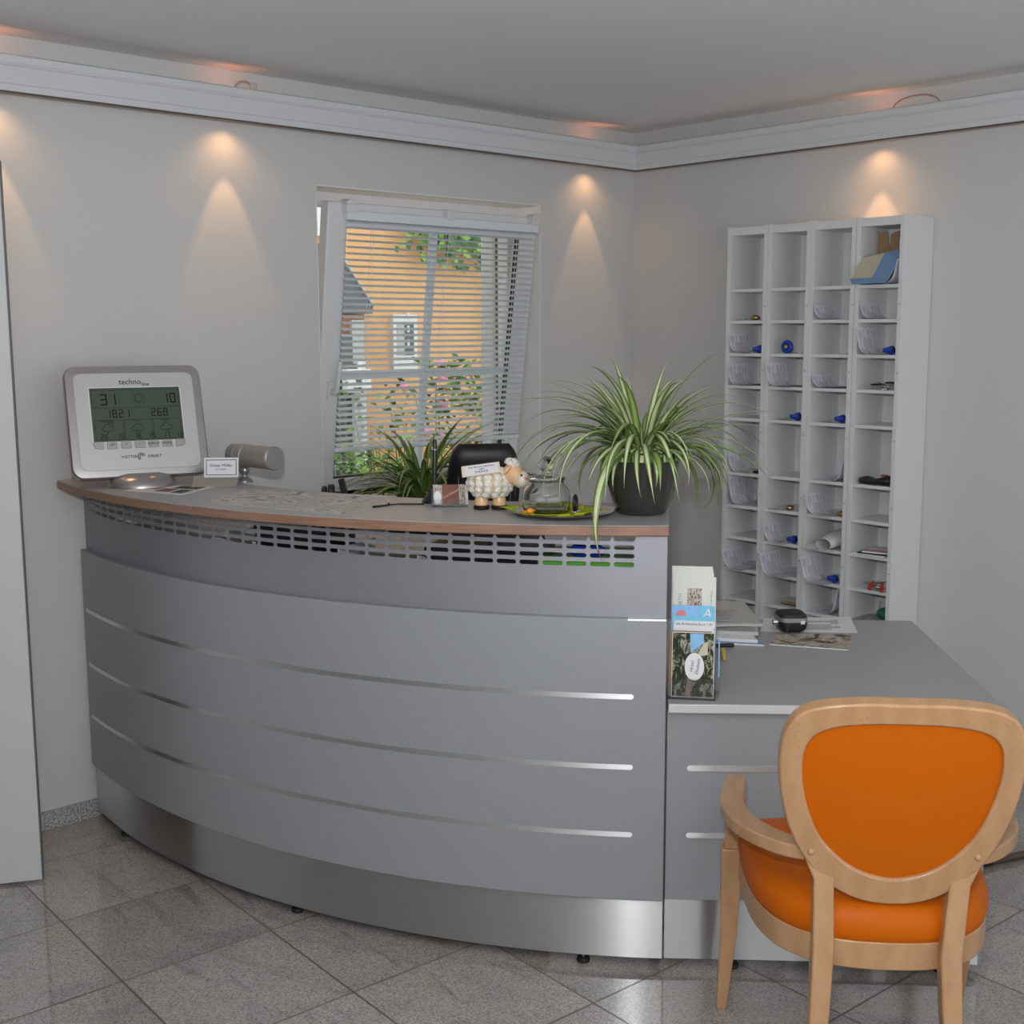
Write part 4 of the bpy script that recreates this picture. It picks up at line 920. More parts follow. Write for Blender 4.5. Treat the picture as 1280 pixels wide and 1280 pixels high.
# card holder with cards
p = onz(562, 633, ZT)
ch = thing('card_holder', 'clear acrylic holder filled with small cards left of the sheep', 'card holder', (p.x, p.y, ZT), R_(-36))
tm = Matrix.Rotation(-R_(24), 4, 'X')
m = MB(); m.box(-.048,.048,-.014,.045,0,.002); m.box(-.048,.048,-.014,-.012,0,.022); m.box(-.048,.048,.006,.008,.002,.052,0,tm); m.build('stand', M['acrylic'], ch)
for k in range(3):
    MB().box(-.043+.004*k,.043+.004*k,-.004+.003*k,-.0022+.003*k,.004,.060-.001*k,0,tm).build('card', M['cream_paper'] if k else M['brown_print'], ch)
tmf = tm @ Matrix(((1,0,0,0),(0,0,-1,-.0046),(0,1,0,0),(0,0,0,1)))
m = MB(); m.grid(lambda u, v: (-.043+.024*u, .004+.056*v, 0), 2, 2, 0, tmf); m.grid(lambda u, v: (.026+.017*u, .004+.056*v, 0), 2, 2, 0, tmf); m.build('photo_strip', M['pic_cards'], ch)
m = MB(); m.prism([(-.031+.010*math.cos(2*PI*i/20), .024+.018*math.sin(2*PI*i/20)) for i in range(20)], .0, .0005, 0, tmf); m.build('white_oval', M['white_paper'], ch)
m = text_mb('Hotel Elisabeth', .009, tmf @ Matrix.Translation((.004, .034, .0004)) @ Matrix.Rotation(.5, 4, 'Z'), shear=.3); m.build('lettering', M['sheep_skin'], ch)

# sheep money box
p = onz(613, 636, ZT)
sh = thing('sheep_figurine', 'white ceramic sheep figurine carrying a small sign on its back', 'figurine', (p.x, p.y, ZT), R_(-43)); sh.scale = (.90, .90, .83)
# local: x towards head (picture right), y away from camera
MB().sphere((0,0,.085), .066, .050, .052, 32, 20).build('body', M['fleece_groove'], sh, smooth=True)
m = MB(); rnd = random.Random(4)
def curl(mb, c, nrm, r):
    n_ = Vector(nrm).normalized(); a = n_.cross(Vector((0,0,1))); a = a.normalized() if a.length > .05 else Vector((1,0,0)); b = n_.cross(a)
    pts = []; rad = []
    for i in range(17):
        t = i/16; an = 2*PI*1.6*t+1; q = r*(1-.88*t); pts.append(Vector(c)+q*(math.cos(an)*a+math.sin(an)*b)+n_*(.002+.004*t)); rad.append(r*.30*(.75+.4*t))
    mb.tube(pts, rad, 6)
    mb.sphere(tuple(Vector(c)-n_*.002), r*.95, n=10, m=6)
for k in range(-3, 4):
    lat = k*.40; cnt = max(5, int(15*math.cos(lat)))
    for i in range(cnt):
        lo = 2*PI*(i+.5*(k % 2))/cnt; nn_ = Vector((math.cos(lat)*math.cos(lo), math.cos(lat)*math.sin(lo), math.sin(lat)))
        if nn_.z < -.82: continue
        c = (nn_.x*.064, nn_.y*.0485, .085+nn_.z*.050); g = (nn_.x/.066, nn_.y/.050, nn_.z/.052); curl(m, c, g, .0125)
m.build('fleece', M['fleece'], sh, smooth=True)
hd = MB(); Mh = Matrix.Translation((.070,-.020,.112)) @ Matrix.Rotation(R_(-28), 4, 'Z') @ Matrix.Rotation(R_(28), 4, 'Y')
hd.loft([[(x, ry*math.cos(a), rz_*math.sin(a)+dz) for a in [2*PI*i/24 for i in range(24)]] for x, ry, rz_, dz in ((-.036,.006,.006,.0),(-.030,.020,.022,.0),(-.012,.030,.032,0),(.008,.030,.031,0),(.022,.027,.027,-.001))], M=Mh)
hd.build('head', M['sheep_skin'], sh, smooth=True)
hd = MB(); hd.loft([[(x, ry*math.cos(a), rz_*math.sin(a)+dz) for a in [2*PI*i/24 for i in range(24)]] for x, ry, rz_, dz in ((.0205,.0272,.0272,-.001),(.034,.0265,.0265,-.002),(.046,.022,.022,-.003),(.053,.013,.013,-.003),(.0555,.004,.004,-.003))], M=Mh); hd.build('muzzle', M['sheep_muzzle'], sh, smooth=True)
def hp(x, y, z): return tuple(Mh @ Vector((x, y, z)))
m = MB(); m.sphere(hp(.044,-.014,.014), .005, n=10, m=6); m.build('nose', M['pink'], sh, smooth=True)
MB().tube([hp(.0465,-.0165,.009), hp(.046,-.019,.0), hp(.045,-.0195,-.008), hp(.042,-.017,-.015)], .0009, 6).build('mouth', M['brown_print'], sh)
for s in (-1, 1): MB().sphere(hp(.030,.021*s,.018), .0035, n=10, m=6).build('eye', M['black_plastic'], sh, smooth=True)
for s in (-1, 1):
    m = MB(); m.loft([[(-.012+.006*math.cos(a)*q, s*(.020+.026*t), .022-.016*t+.012*q*math.sin(a)) for a in [2*PI*i/12 for i in range(12)]] for t, q in ((0,.4),(.3,.95),(.65,1),(.9,.6),(1,.15))], M=Mh); m.build('ear', M['sheep_skin'], sh, smooth=True)
m = MB()
for i in range(9): a = 2*PI*i/9; curl(m, hp(-.022+.014*math.cos(a), .018*math.sin(a), .031), (.2*math.cos(a)-.3, .4*math.sin(a), 1), .010)
curl(m, hp(-.02,0,.038), (-.3,0,1), .012); m.build('head_curl', M['fleece'], sh, smooth=True)
for s in (-1, 1):
    f_ = MB().loft([[(.026*s*1.0+.021*q*math.cos(a), .023*q*math.sin(a), z) for a in [2*PI*i/20 for i in range(20)]] for q, z in ((.95,.012),(1,.02),(.9,.034),(.8,.05))]); f_.build('foot', M['sheep_skin'], sh, smooth=True)
    f_ = MB().loft([[(.026*s+.024*q*math.cos(a), -.002+.026*q*math.sin(a), z) for a in [2*PI*i/20 for i in range(20)]] for q, z in ((.93,0),(1,.003),(1,.010),(.9,.0135))]); f_.build('hoof', M['black_plastic'], sh, smooth=True)
tm = Matrix.Translation((-.022,-.036,.128)) @ Matrix.Rotation(R_(-8), 4, 'Y') @ Matrix.Rotation(R_(42), 4, 'X')
MB().box(-.060,.052,-.021,.024,0,.004,0,tm).build('sign', M['sheep_muzzle'], sh, bevel=.0015)
MB().box(-.050,.046,-.017,.020,.004,.0044,0,tm).build('sign_paper', M['white_paper'], sh)
m = text_mb('Die Zimmermädchen', .0088, tm @ Matrix.Translation((-.002,.012,.0046)), .0006); text_mb('sagen', .0078, tm @ Matrix.Translation((-.002,.002,.0046)), .0006, mb=m); text_mb('DANKE', .0115, tm @ Matrix.Translation((-.002,-.009,.0046)), .0006, mb=m); m.build('lettering', M['ink'], sh)

# tray, napkin, jar, sweet, clip
pt = onz(704, 642.5, ZT); rzt = R_(-43)
tr = thing('serving_tray', 'round steel tray under the glass jar', 'tray', (pt.x, pt.y, ZT), rzt)
MB().lathe([(.001,0),(.098,0),(.112,.006),(.134,.010),(.136,.012),(.133,.0125),(.112,.009),(.097,.003),(.001,.003)], 56).build('tray_dish', M['tray_metal'], tr, smooth=True)
nk = MB(); rnd = random.Random(2)
def napf(u, v):
    x = (u-.5)*.20; y = (v-.5)*.20; a = .5; X = x*math.cos(a)-y*math.sin(a); Y = x*math.sin(a)+y*math.cos(a); r_ = math.hypot(X, Y)
    z = .0045 + max(0, r_-.095)*.25*(1 if X < .02 else -.1) + .0025*math.sin(40*X+3)*math.sin(33*Y)*min(1, max(0, (r_-.06)*30)); 
    if r_ > .10: z = max(z, .0128+.0008)
    return (X-.028, Y, max(z, .0045) if r_ > .06 else .0045)
o = nk.grid(napf, 26, 26).build('napkin', M['lime_paper'], smooth=True, solid=-.0006); place(o, (pt.x, pt.y, ZT), (0,0,rzt)); tag(o, 'crumpled lime green napkin between the steel tray and the glass jar', 'napkin')
jp = Vector((pt.x, pt.y, 0)) + (RT*-.043)
jr = thing('glass_jar', 'round clear glass jar with knobbed lid on the lime napkin', 'jar', (jp.x, jp.y, ZT+.0062), rzt); jr.scale = (.93, .93, .92)
jo = [(.001,0),(.055,0),(.064,.006),(.067,.02),(.067,.045),(.064,.060),(.055,.072),(.049,.078),(.048,.086),(.051,.090)]
ji = [(.0485,.090),(.0455,.086),(.0465,.077),(.0525,.070),(.0615,.0585),(.0645,.045),(.0645,.021),(.061,.008),(.054,.0045),(.001,.0045)]
MB().lathe(jo+ji, 64).build('jar_body', M['jar'], jr, smooth=True, angle=60)
MB().lathe([(.001,.0912),(.052,.0912),(.054,.094),(.052,.098),(.030,.101),(.010,.104),(.008,.110),(.012,.115),(.020,.121),(.024,.131),(.024,.138),(.018,.148),(.008,.153),(.001,.154)], 48).build('lid', M['jar'], jr, smooth=True, angle=60)
cp_ = onz(663, 640, ZT+.014)
sw = thing('wrapped_sweet', 'small orange wrapped sweet on the lime napkin left of the jar', 'sweet', (cp_.x, cp_.y, ZT+.0085))
m = MB(); m.sphere((0,0,.008), .011, .008, .008, 12, 8); m.build('sweet', M['orange_wrap'], sw, smooth=True)
for s in (-1,1): MB().loft([[(s*(.009+.010*t), .008*q*math.cos(a), .008+.003*q*math.sin(a)) for a in [2*PI*i/8 for i in range(8)]] for t, q in ((0,.4),(.5,.8),(1,1.2))]).build('twist', M['orange_wrap'], sw)
kp = onz(719, 637, ZT+.012)
rg = thing('ring_clip', 'black ring on a small silver clip standing on the tray right of the jar', 'clip', (kp.x, kp.y, ZT+.004), R_(20))
MB().tube([(.010*math.cos(a), 0, .024+.020*math.sin(a)) for a in [2*PI*i/24 for i in range(24)]], .0038, 10, closed=True).build('ring', M['black_plastic'], rg, smooth=True)
MB().box(-.012,.022,-.008,.008,0,.005).build('clip', M['chrome'], rg, bevel=.002)

# spider plants
def ribbon(mb, path, wid, side, rnd, brown=False, vfold=.35, mats=(0,1,2)):
    K = len(path); rows = []
    for k in range(K):
        t = k/(K-1); w_ = wid*(1-(2*t-.55)**2*.35)*(1 if t < .55 else max(.04, 1-((t-.55)/.45)**1.6)); 
        tan = (path[min(k+1,K-1)]-path[max(k-1,0)]).normalized(); s = side-tan*side.dot(tan); s.normalize(); nrm = s.cross(tan)
        rows.append([path[k]+s*w_*q+nrm*abs(q)*w_*vfold for q in (-1,-.5,0,.5,1)])
    b = len(mb.v); 
    for r_ in rows: mb.v += [tuple(p) for p in r_]
    for k in range(K-1):
        for i in range(4):
            t = k/(K-1); mi = mats[0] if i in (0,3) else mats[1]
            if brown and t > .88: mi = mats[2]
            mb.f.append([b+k*5+i, b+k*5+i+1, b+k*5+6+i, b+k*5+5+i]); mb.m.append(mi)
def leaf_path(base, d, el, L, droop, K=15, sway=0, pw=1.25):
    p = Vector(base); out = [p.copy()]; perp = Vector((-d.y, d.x, 0))
    for k in range(1, K):
        t = k/(K-1); e = el-droop*t**pw; h_ = d*math.cos(e)+perp*sway*t; p = p+(h_+Vector((0,0,math.sin(e))))*(L/(K-1)); out.append(p.copy())
    return out
RH = Vector((RT.x, RT.y, 0)).normalized(); BH = Vector((FW.x, FW.y, 0)).normalized()
def spider(root, base_z, n, seed, rmin, rmax, mats, extra=(), base_r=.03, clip=None, mp=(0,1,2), wd=(.0055,.0085), wall=None):
    rnd = random.Random(seed); mb = MB()
    for i in range(n):
        a = 2*PI*(i*.618034 % 1)+rnd.uniform(-.3,.3); d = RH*math.cos(a)+BH*math.sin(a); t = rnd.random()
        el = R_(82-52*t+rnd.uniform(-8,8)); L = rmin+(rmax-rmin)*rnd.random()**.8; droop = R_(75+100*rnd.random())*(.55+.6*t)
        path = leaf_path(d*base_r*rnd.random()+Vector((0,0,base_z)), d, el, L, droop, sway=rnd.uniform(-.22,.22))
        if wall:
            for q in path:
                m_ = wall(q)
                if m_: q.x, q.y, q.z = m_
        side = Vector((-d.y, d.x, 0)); ribbon(mb, path, rnd.uniform(*wd), side, rnd, rnd.random() < .25, mats=mp if rnd.random() < .68 else (mp[0], 3, mp[2]))
    for (a, el, L, dr, wd_, *br) in extra:
        d = RH*math.cos(R_(a))+BH*math.sin(R_(a)); path = leaf_path(d*.015+Vector((0,0,base_z)), d, R_(el), L, R_(dr), 20, pw=br[1] if len(br) > 1 else 1.25)
        ribbon(mb, path, wd_, Vector((-d.y, d.x, 0)), rnd, bool(br and br[0]), mats=mp)
    return mb
pp = onz(801, 641, ZT); PS = 1.13
sp = thing('spider_plant', 'large variegated spider plant in a dark glazed pot on the counter end', 'plant', (pp.x, pp.y, ZT+.0005)); sp.scale = (PS, PS, PS)
HP = .142
MB().lathe([(.001,0),(.050,0),(.056,.003),(.066,.03),(.077,.07),(.086,.12),(.0885,HP),(.0865,HP+.001),(.0825,HP-.006),(.079,HP-.02),(.001,HP-.02)], 48).build('pot', M['pot_glaze'], sp, smooth=True, angle=50)
m = MB(); m.lathe([(.001,HP-.010),(.05,HP-.012),(.081,HP-.016)], 24); m.build('soil', M['soil'], sp, smooth=True)
ext = [(0,42,.40,62,.006), (4,38,.33,60,.006,True), (178,60,.38,88,.0055), (170,52,.42,150,.007), (60,78,.26,40,.009), (100,74,.22,35,.008), (30,66,.27,60,.008),
       (-105,58,.30,150,.0085), (-118,30,.43,166,.012,True), (-78,48,.16,170,.010), (-60,60,.25,170,.008), (-20,48,.33,140,.0055,True), (-35,52,.30,150,.006,True), (-10,42,.38,128,.006), (190,42,.36,140,.006,True), (200,50,.40,140,.007), (150,62,.36,90,.008), (130,70,.30,60,.008), (215,55,.34,150,.008),(-150,50,.36,150,.008),(-135,55,.40,165,.008),(20,55,.36,120,.006),(165,66,.34,70,.008)]
PLM = [M['plant_green'], M['plant_cream'], M['plant_brown'], M['plant_mid']]
def clear(q):   # leaves rest on the counter top instead of entering it, and stay off the pot wall
    w_ = Vector((q.x*PS+pp.x, q.y*PS+pp.y)); inside = (w_.x-TCX)**2+(w_.y-TCY)**2 < TR_**2
    r_ = math.hypot(q.x, q.y)
    if q.z < .004 and inside: return (q.x, q.y, .004)
    if q.z < HP and r_ < .094: k_ = .094/max(r_, .01); return (q.x*k_, q.y*k_, q.z)
spider(sp, HP-.018, 104, 12, .17, .36, PLM, ext, wall=clear, wd=(.0065,.0105)).build('foliage', PLM, sp, smooth=True, angle=180)

# ---------------------------------------------------------------- behind the counter
q = ony(528, 618, -.30)
fp = thing('spider_plant', 'green spider plant behind the counter in front of the window', 'plant', (q.x, -.30, 0))
MB().lathe([(.001,0),(.12,0),(.13,.01),(.15,.96),(.145,1.00),(.135,1.00),(.13,.98),(.001,.98)], 32).build('pot', M['pot_glaze'], fp, smooth=True, angle=50)
MB().lathe([(.001,.992),(.13,.987)], 20).build('soil', M['soil'], fp, smooth=True)
def offwall(q_):
    if q_.y > .28: return (q_.x, .28, q_.z)
PL2 = [M['plant_green'], M['plant_mid'], M['plant_brown'], M['plant_green']]
ext2 = [(35,66,.50,60,.006), (8,72,.40,60,.008), (15,70,.34,110,.008), (178,40,.40,80,.006), (172,30,.42,90,.006), (188,48,.36,120,.007), (-100,60,.3,130,.008),(160,62,.32,110,.008),(175,22,.40,60,.006),(182,52,.30,150,.008)]
spider(fp, .985, 100, 31, .28, .46, PL2, ext2, wall=offwall, wd=(.006,.010)).build('foliage', PL2, fp, smooth=True, angle=180)

# black leather office chair
oc_p = ony(604, 600, -.62)
oc = thing('office_chair', 'black leather office chair back behind the sheep figurine', 'chair', (oc_p.x, -.62, 0), R_(-38))
def cushion(w_, t_, z0, z1, nu=14):
    rings = []
    for k in range(nu+1):
        t = k/nu; z = z0+(z1-z0)*t; e = 1-abs(2*t-1)**6; ww = w_*(.86+.14*math.sin(PI*t))*(.80+.20*e); tt = t_*(.25+.75*(1-abs(2*t-1)**5))
        rings.append([(ww*math.copysign(abs(math.cos(a))**.5, math.cos(a)), tt*math.copysign(abs(math.sin(a))**.6, math.sin(a))-.06*t*t, z) for a in [2*PI*i/32 for i in range(32)]])
    return rings
MB().loft(cushion(.128, .052, .93, 1.222)).build('headrest', M['black_leather'], oc, smooth=True, angle=60)
MB().loft(cushion(.235, .050, .50, .965)).build('backrest', M['black_leather'], oc, smooth=True, angle=60)
for s in (-1, 1):
    MB().tube([(s*.090, -.055-.06*((z-.93)/.29)**2, z) for z in [.95+.02*i for i in range(9)]], .0014, 6).build('seam', M['thread'], oc)
MB().loft([[(.24*math.copysign(abs(math.cos(a))**.6, math.cos(a))*q, .23+.24*math.copysign(abs(math.sin(a))**.6, math.sin(a))*q, z) for a in [2*PI*i/32 for i in range(32)]] for q, z in ((.8,.42),(1,.44),(1,.49),(.85,.515))]).build('seat', M['black_leather'], oc, smooth=True, angle=60)
MB().cyl((0,.22,.07),(0,.22,.43), .03, 16).build('gas_column', M['black_plastic'], oc, smooth=True)
MB().tube([(0,.18,.42),(0,-.02,.42),(0,-.06,.55)], .02, 8).build('back_bracket', M['black_plastic'], oc, smooth=True)
for i in range(5):
    a = 2*PI*i/5+.3; e = (.29*math.cos(a), .22+.29*math.sin(a)); l_ = MB().tube([(0,.22,.09),(e[0],e[1],.065)], [.026,.018], 10).build('leg', M['black_plastic'], oc, smooth=True)
    MB().cyl((e[0]-.012*math.sin(a), e[1]+.012*math.cos(a), .027), (e[0]+.012*math.sin(a), e[1]-.012*math.cos(a), .027), .027, 14).build('castor', M['black_plastic'], l_)

# small things on the inner shelf of the counter
def on_shelf(a_deg, r=2.2): return P3(r, R_(a_deg), .9805)
p = ony(415, 616, -.86); ZS = .9805
def shelf_pos(x, y, z): 
    q_ = onz(x, y, z); return q_
q_ = onz(413, 606, 1.085)
hs_ = thing('desk_telephone', 'black two-lobed object just behind the counter edge left of the spider plant', 'telephone', (q_.x, q_.y, ZS), R_(-43))
m = MB(); m.loft([[(x+.0, .02*math.cos(a), .052+.05*math.sin(a)) for a in [2*PI*i/16 for i in range(16)]] for x in (-.03,-.012)]); m.loft([[(x, .02*math.cos(a), .056+.052*math.sin(a)) for a in [2*PI*i/16 for i in range(16)]] for x in (-.008,.014)]); m.build('handset', M['black_plastic'], hs_, bevel=.004, smooth=True)
MB().box(-.05,.05,-.05,.05,0,.03).build('base', M['black_plastic'], hs_, bevel=.006)
q_ = onz(433, 600, 1.10)
ph = thing('handset_cradle', 'slanted black handset standing behind the counter edge under the window', 'handset', (q_.x, q_.y, ZS), R_(-43))
m = MB(); m.box(-.011,.011,-.008,.008,.01,.128,0,Matrix.Translation((.012,0,0)) @ Matrix.Rotation(R_(-14),4,'Y')); m.build('handset', M['black_plastic'], ph, bevel=.004)
MB().box(-.008,.035,-.02,.02,0,.02).build('base', M['grey_metal'], ph, bevel=.004)
def shelf_item(name, label, cat, a, r, sx_, sy_, h, mat, parts=None):
    p_ = P3(r, R_(a), .9805); t = thing(name, label, cat, p_, R_(a)+PI/2)
    if name == 'letter_tray':
        m = MB(); m.box(-sx_/2,sx_/2,-sy_/2,sy_/2,0,.004); m.box(-sx_/2,sx_/2,-sy_/2,-sy_/2+.004,.004,h*.45); m.box(-sx_/2,-sx_/2+.004,-sy_/2+.004,sy_/2,.004,h); m.box(sx_/2-.004,sx_/2,-sy_/2+.004,sy_/2,.004,h); m.build('tray', M[mat], t, bevel=.001)
        MB().box(-sx_/2+.01,sx_/2-.01,-sy_/2+.01,sy_/2-.01,.0042,.025).build('paper_stack', M['white_paper'], t)
    elif name == 'folder':
        MB().box(-sx_/2,sx_/2,-sy_/2,sy_/2,0,h).build('cover', M[mat], t, bevel=.002); MB().box(-sx_/2+.004,sx_/2-.004,-sy_/2+.004,sy_/2+.0005,.004,h-.004).build('page_block', M['white_paper'], t)
    else:
        MB().box(-sx_/2,sx_/2,-sy_/2,sy_/2,0,h*.8).build('body', M[mat], t, bevel=.006); MB().box(-sx_/2-.003,sx_/2+.003,-sy_/2-.003,sy_/2+.003,h*.8,h).build('lid', M[mat], t, bevel=.004)
    return t
shelf_item('letter_tray', 'white letter tray seen through the counter slots, left of the black box', 'tray', 191.5, 2.19, .17, .2, .06, 'white_lacquer')
shelf_item('storage_box', 'black box behind the counter slots left of centre', 'box', 196.6, 2.2, .21, .18, .11, 'black_plastic')
shelf_item('letter_tray', 'white letter tray behind the middle of the counter slots', 'tray', 204, 2.19, .24, .2, .06, 'white_lacquer')
shelf_item('storage_box', 'long black box behind the counter slots below the sheep', 'box', 211.3, 2.21, .30, .16, .085, 'black_plastic')
shelf_item('folder', 'green folder behind the right-hand counter slots', 'folder', 218.2, 2.19, .27, .2, .064, 'green_plastic')
o = MB().loft([[(x, .012*q*math.cos(a), .016+.016*q*math.sin(a)) for a in [2*PI*i/14 for i in range(14)]] for x, q in ((-.045,.5),(-.035,1),(.03,1),(.045,.4))]).build('tape_dispenser', M['blue_plastic'], smooth=True); pq = P3(2.25, R_(218.0), .9805+.0646); place(o, pq, (0,0,R_(218)+PI/2)); tag(o, 'bright blue rounded gadget on the green folder behind the slots', 'dispenser')

# ================================================================ things on the desk
ZD = .7054
# brochure holder
pb = onz(864, 875, ZD); rzb = R_(-52)
BT = R_(15)
def tier(y, z): return Matrix.Translation((0, y, z)) @ Matrix.Rotation(-BT, 4, 'X')
bh = thing('brochure_holder', 'clear acrylic three-tier brochure holder at the desk corner by the counter', 'brochure holder', (pb.x, pb.y, ZD), rzb)
m = MB(); wB = .118
m.box(-wB/2, wB/2, 0, .135, 0, .003)
for x in (-wB/2, wB/2-.002): m.add([(x,0,.003),(x,.135,.003),(x,.165,.14),(x,.10,.14),(x,.012,.045),(x+.002,0,.003),(x+.002,.135,.003),(x+.002,.165,.14),(x+.002,.10,.14),(x+.002,.012,.045)], [(0,1,2,3,4),(9,8,7,6,5),(0,4,9,5),(4,3,8,9),(3,2,7,8),(2,1,6,7)])
m.box(-wB/2, wB/2, -.001, .001, 0, .05, 0, tier(.0, .002)); m.box(-wB/2, wB/2, 0, .002, 0, .15, 0, tier(.045, .003)); m.box(-wB/2, wB/2, 0, .002, 0, .21, 0, tier(.088, .003)); m.box(-wB/2, wB/2, 0, .002, 0, .25, 0, tier(.130, .003))
m.build('holder_body', M['acrylic'], bh)
def brochure(label, y, z, w_, h_, mat, x=0, th=.0016, deco=None, grp='brochures in the acrylic holder', rot=0):
    t = thing('brochure', label, 'brochure', (pb.x, pb.y, ZD), rzb, grp)
    Mx = tier(y, z) @ Matrix.Translation((x, 0, 0)) @ Matrix.Rotation(rot, 4, 'Y')
    MB().box(-w_/2, w_/2, 0, th, 0, h_, 0, Mx).build('cover', mat, t)
    if deco: deco(t, Mx, w_, h_)
    return t
def face(Mx, y=-.0003): return Mx @ Matrix(((1,0,0,0),(0,0,-1,y),(0,1,0,0),(0,0,0,1)))
def deco_front(t, Mx, w_, h_):
    Fm = face(Mx)
    MB().grid(lambda u, v: ((u-.5)*w_*.97, h_*(.01+.98*v), 0), 2, 2, 0, Fm).build('photo_print', M['pic_photo'], t)
    MB().prism([(-.006,h_*.68),(-.008,h_*.98),(.026,h_*.98),(.026,h_*.84)], .0002, .0004, 0, Fm).build('sky_print', M['blue_print'], t)
    MB().prism([(.008,h_*.62),(.026,h_*.84),(.036,h_*.86),(.036,h_*.66)], .0002, .0005, 0, Fm).build('gable_print', M['beige_packet'], t)
    MB().prism([(-.018,h_*.02),(-.012,h_*.32),(-.004,h_*.2),(-.006,h_*.02)], .0002, .0005, 0, Fm).build('roof_print', M['brown_print'], t)
    MB().prism([(.004+.024*math.cos(2*PI*i/28), h_*.47+.034*math.sin(2*PI*i/28)) for i in range(28)], .0003, .0008, 0, Fm).build('oval_label', M['white_paper'], t)
    text_mb('Hotel', .012, Fm @ Matrix.Translation((-.002, h_*.47, .001)) @ Matrix.Rotation(PI/2-.1, 4, 'Z'), .0004, shear=.3).build('lettering', M['ink'], t)
    text_mb('Elisabeth', .011, Fm @ Matrix.Translation((.012, h_*.47, .001)) @ Matrix.Rotation(PI/2-.15, 4, 'Z'), .0004, shear=.3).build('lettering', M['ink'], t)
brochure('photo brochure with a white oval label in front of the acrylic holder', .010, .004, .104, .160, M['white_paper'], .002, .003, deco_front)
brochure('brown-edged photo brochure peeking out left of the oval-label one', .016, .004, .104, .162, M['cardboard'], -.005, .003)
brochure('white card showing just above the oval-label brochure', .052, .030, .100, .142, M['white_paper'], .002)
def deco_strip(t, Mx, w_, h_):
    Fm = face(Mx, -.0006); MB().box(-w_/2+.004, w_/2, -.0008, 0, h_-.028, h_-.012, 0, Mx).build('stamp_strip', M['white_paper'], t)
    text_mb('mit Briefmarke Euro 1,20', .0088, Fm @ Matrix.Translation((.002, h_-.020, .0006)), .0004).build('lettering', M['ink'], t)
brochure('blue postcard with a white stamp-price strip across its top', .058, .034, .104, .160, M['cyan_print'], .001, deco=deco_strip)
def deco_blue(t, Mx, w_, h_):
    Fm = face(Mx); MB().box(.016, w_/2-.002, -.0005, 0, h_-.036, h_-.001, 0, Mx).build('cyan_block', M['cyan_print'], t)
    text_mb('A', .034, Fm @ Matrix.Translation((.034, h_-.020, .0006)), .0004, shear=.2).build('lettering', M['white_paper'], t)
    MB().prism([(-.030+.012*math.cos(2*PI*i/20), h_-.024+.012*math.sin(2*PI*i/20)) for i in range(20)], .0002, .0006, 0, Fm).build('red_disc', M['red_print'], t)
brochure('blue brochure with a red disc and a white letter in the holder', .062, .034, .106, .186, M['blue_print'], .0, deco=deco_blue)
def deco_white(t, Mx, w_, h_):
    Fm = face(Mx)
    MB().grid(lambda u, v: (-.018+.036*u, h_-.125+.095*v, 0), 2, 2, 0, Fm).build('photo_print', M['pic_cards'], t)
    text_mb('ELISABETH', .013, Fm @ Matrix.Translation((-.036, h_-.075, .0004)) @ Matrix.Rotation(PI/2, 4, 'Z'), .0004).build('lettering', M['grey_ink'], t)
    text_mb('Urlaub mit Herz in den Bergen', .0065, Fm @ Matrix.Translation((.042, h_-.075, .0004)) @ Matrix.Rotation(PI/2, 4, 'Z'), .0004).build('lettering', M['grey_ink'], t)
brochure('tall cream brochure with a small house photo, frontmost of the cream ones', .094, .042, .108, .245, M['cream_paper'], .002, deco=deco_white)
for i, lab in enumerate(['tall cream brochure just behind the one with the house photo', 'tall cream brochure second from the back of the holder', 'tall cream brochure rearmost in the holder']):
    brochure(lab, .103+.008*i, .042, .104, .252+.0075*i, M['cream_paper'], -.002-.0015*i)
pq = Matrix.Rotation(rzb, 4, 'Z') @ Vector((.066, .05, 0))
t = thing('leaflet', 'pale blue leaflet standing edge-on against the right side of the holder', 'leaflet', (pb.x+pq.x, pb.y+pq.y, ZD), rzb); MB().box(-.0015,.0015,-.02,.035,.045,.140,0,Matrix.Rotation(R_(-15),4,'X')).build('cover', M['blue_print'], t); MB().box(-.002,.002,-.02,.035,0.003,.045,0,Matrix.Rotation(R_(-15),4,'X')).build('sleeve', M['acrylic'], t)

# newspapers, pad, pens
def slab_paper(name, q, z, th, mat, label, cat, grp=None, side='white_paper', bend=0):
    P = [onz(x, y, z+th) for x, y in q]; c0 = sum(P, Vector())/4
    def fn(u, v):
        r = P[0].lerp(P[1], u).lerp(P[3].lerp(P[2], u), v)-c0; return (r.x, r.y, th+bend*math.sin(PI*u)*.5)
    def fb(u, v):
        x, y, z_ = fn(u, v); return (x, y, z_-th)
    mb = MB(); mb.grid(fn, 6, 4)
    N_ = 6; 
    bot = MB()
    bot.grid(lambda u, v: fb(u, 1-v), 6, 4, 1)
    b = len(mb.v); mb.v += bot.v; mb.f += [[b+i for i in f] for f in bot.f]; mb.m += bot.m; mb.uv.update({b+i_: v_ for i_, v_ in bot.uv.items()})
    for (u0, v0, u1, v1) in ((0,0,1,0),(1,0,1,1),(1,1,0,1),(0,1,0,0)):
        for k_ in range(6):
            ua, va = u0+(u1-u0)*k_/6, v0+(v1-v0)*k_/6; ub, vb = u0+(u1-u0)*(k_+1)/6, v0+(v1-v0)*(k_+1)/6
            mb.add([fn(ua,va), fb(ua,va), fb(ub,vb), fn(ub,vb)], [(0,1,2,3)], 1)
    o = mb.build(name, [M[mat], M[side]]); o.location = (c0.x, c0.y, z); tag(o, label, cat, grp); return o
slab_paper('magazine', [(868,792),(944,795),(955,806),(880,802.5)], ZD, .004, 'blue_packet', 'blue-edged magazine at the bottom of the newspaper pile', 'magazine')
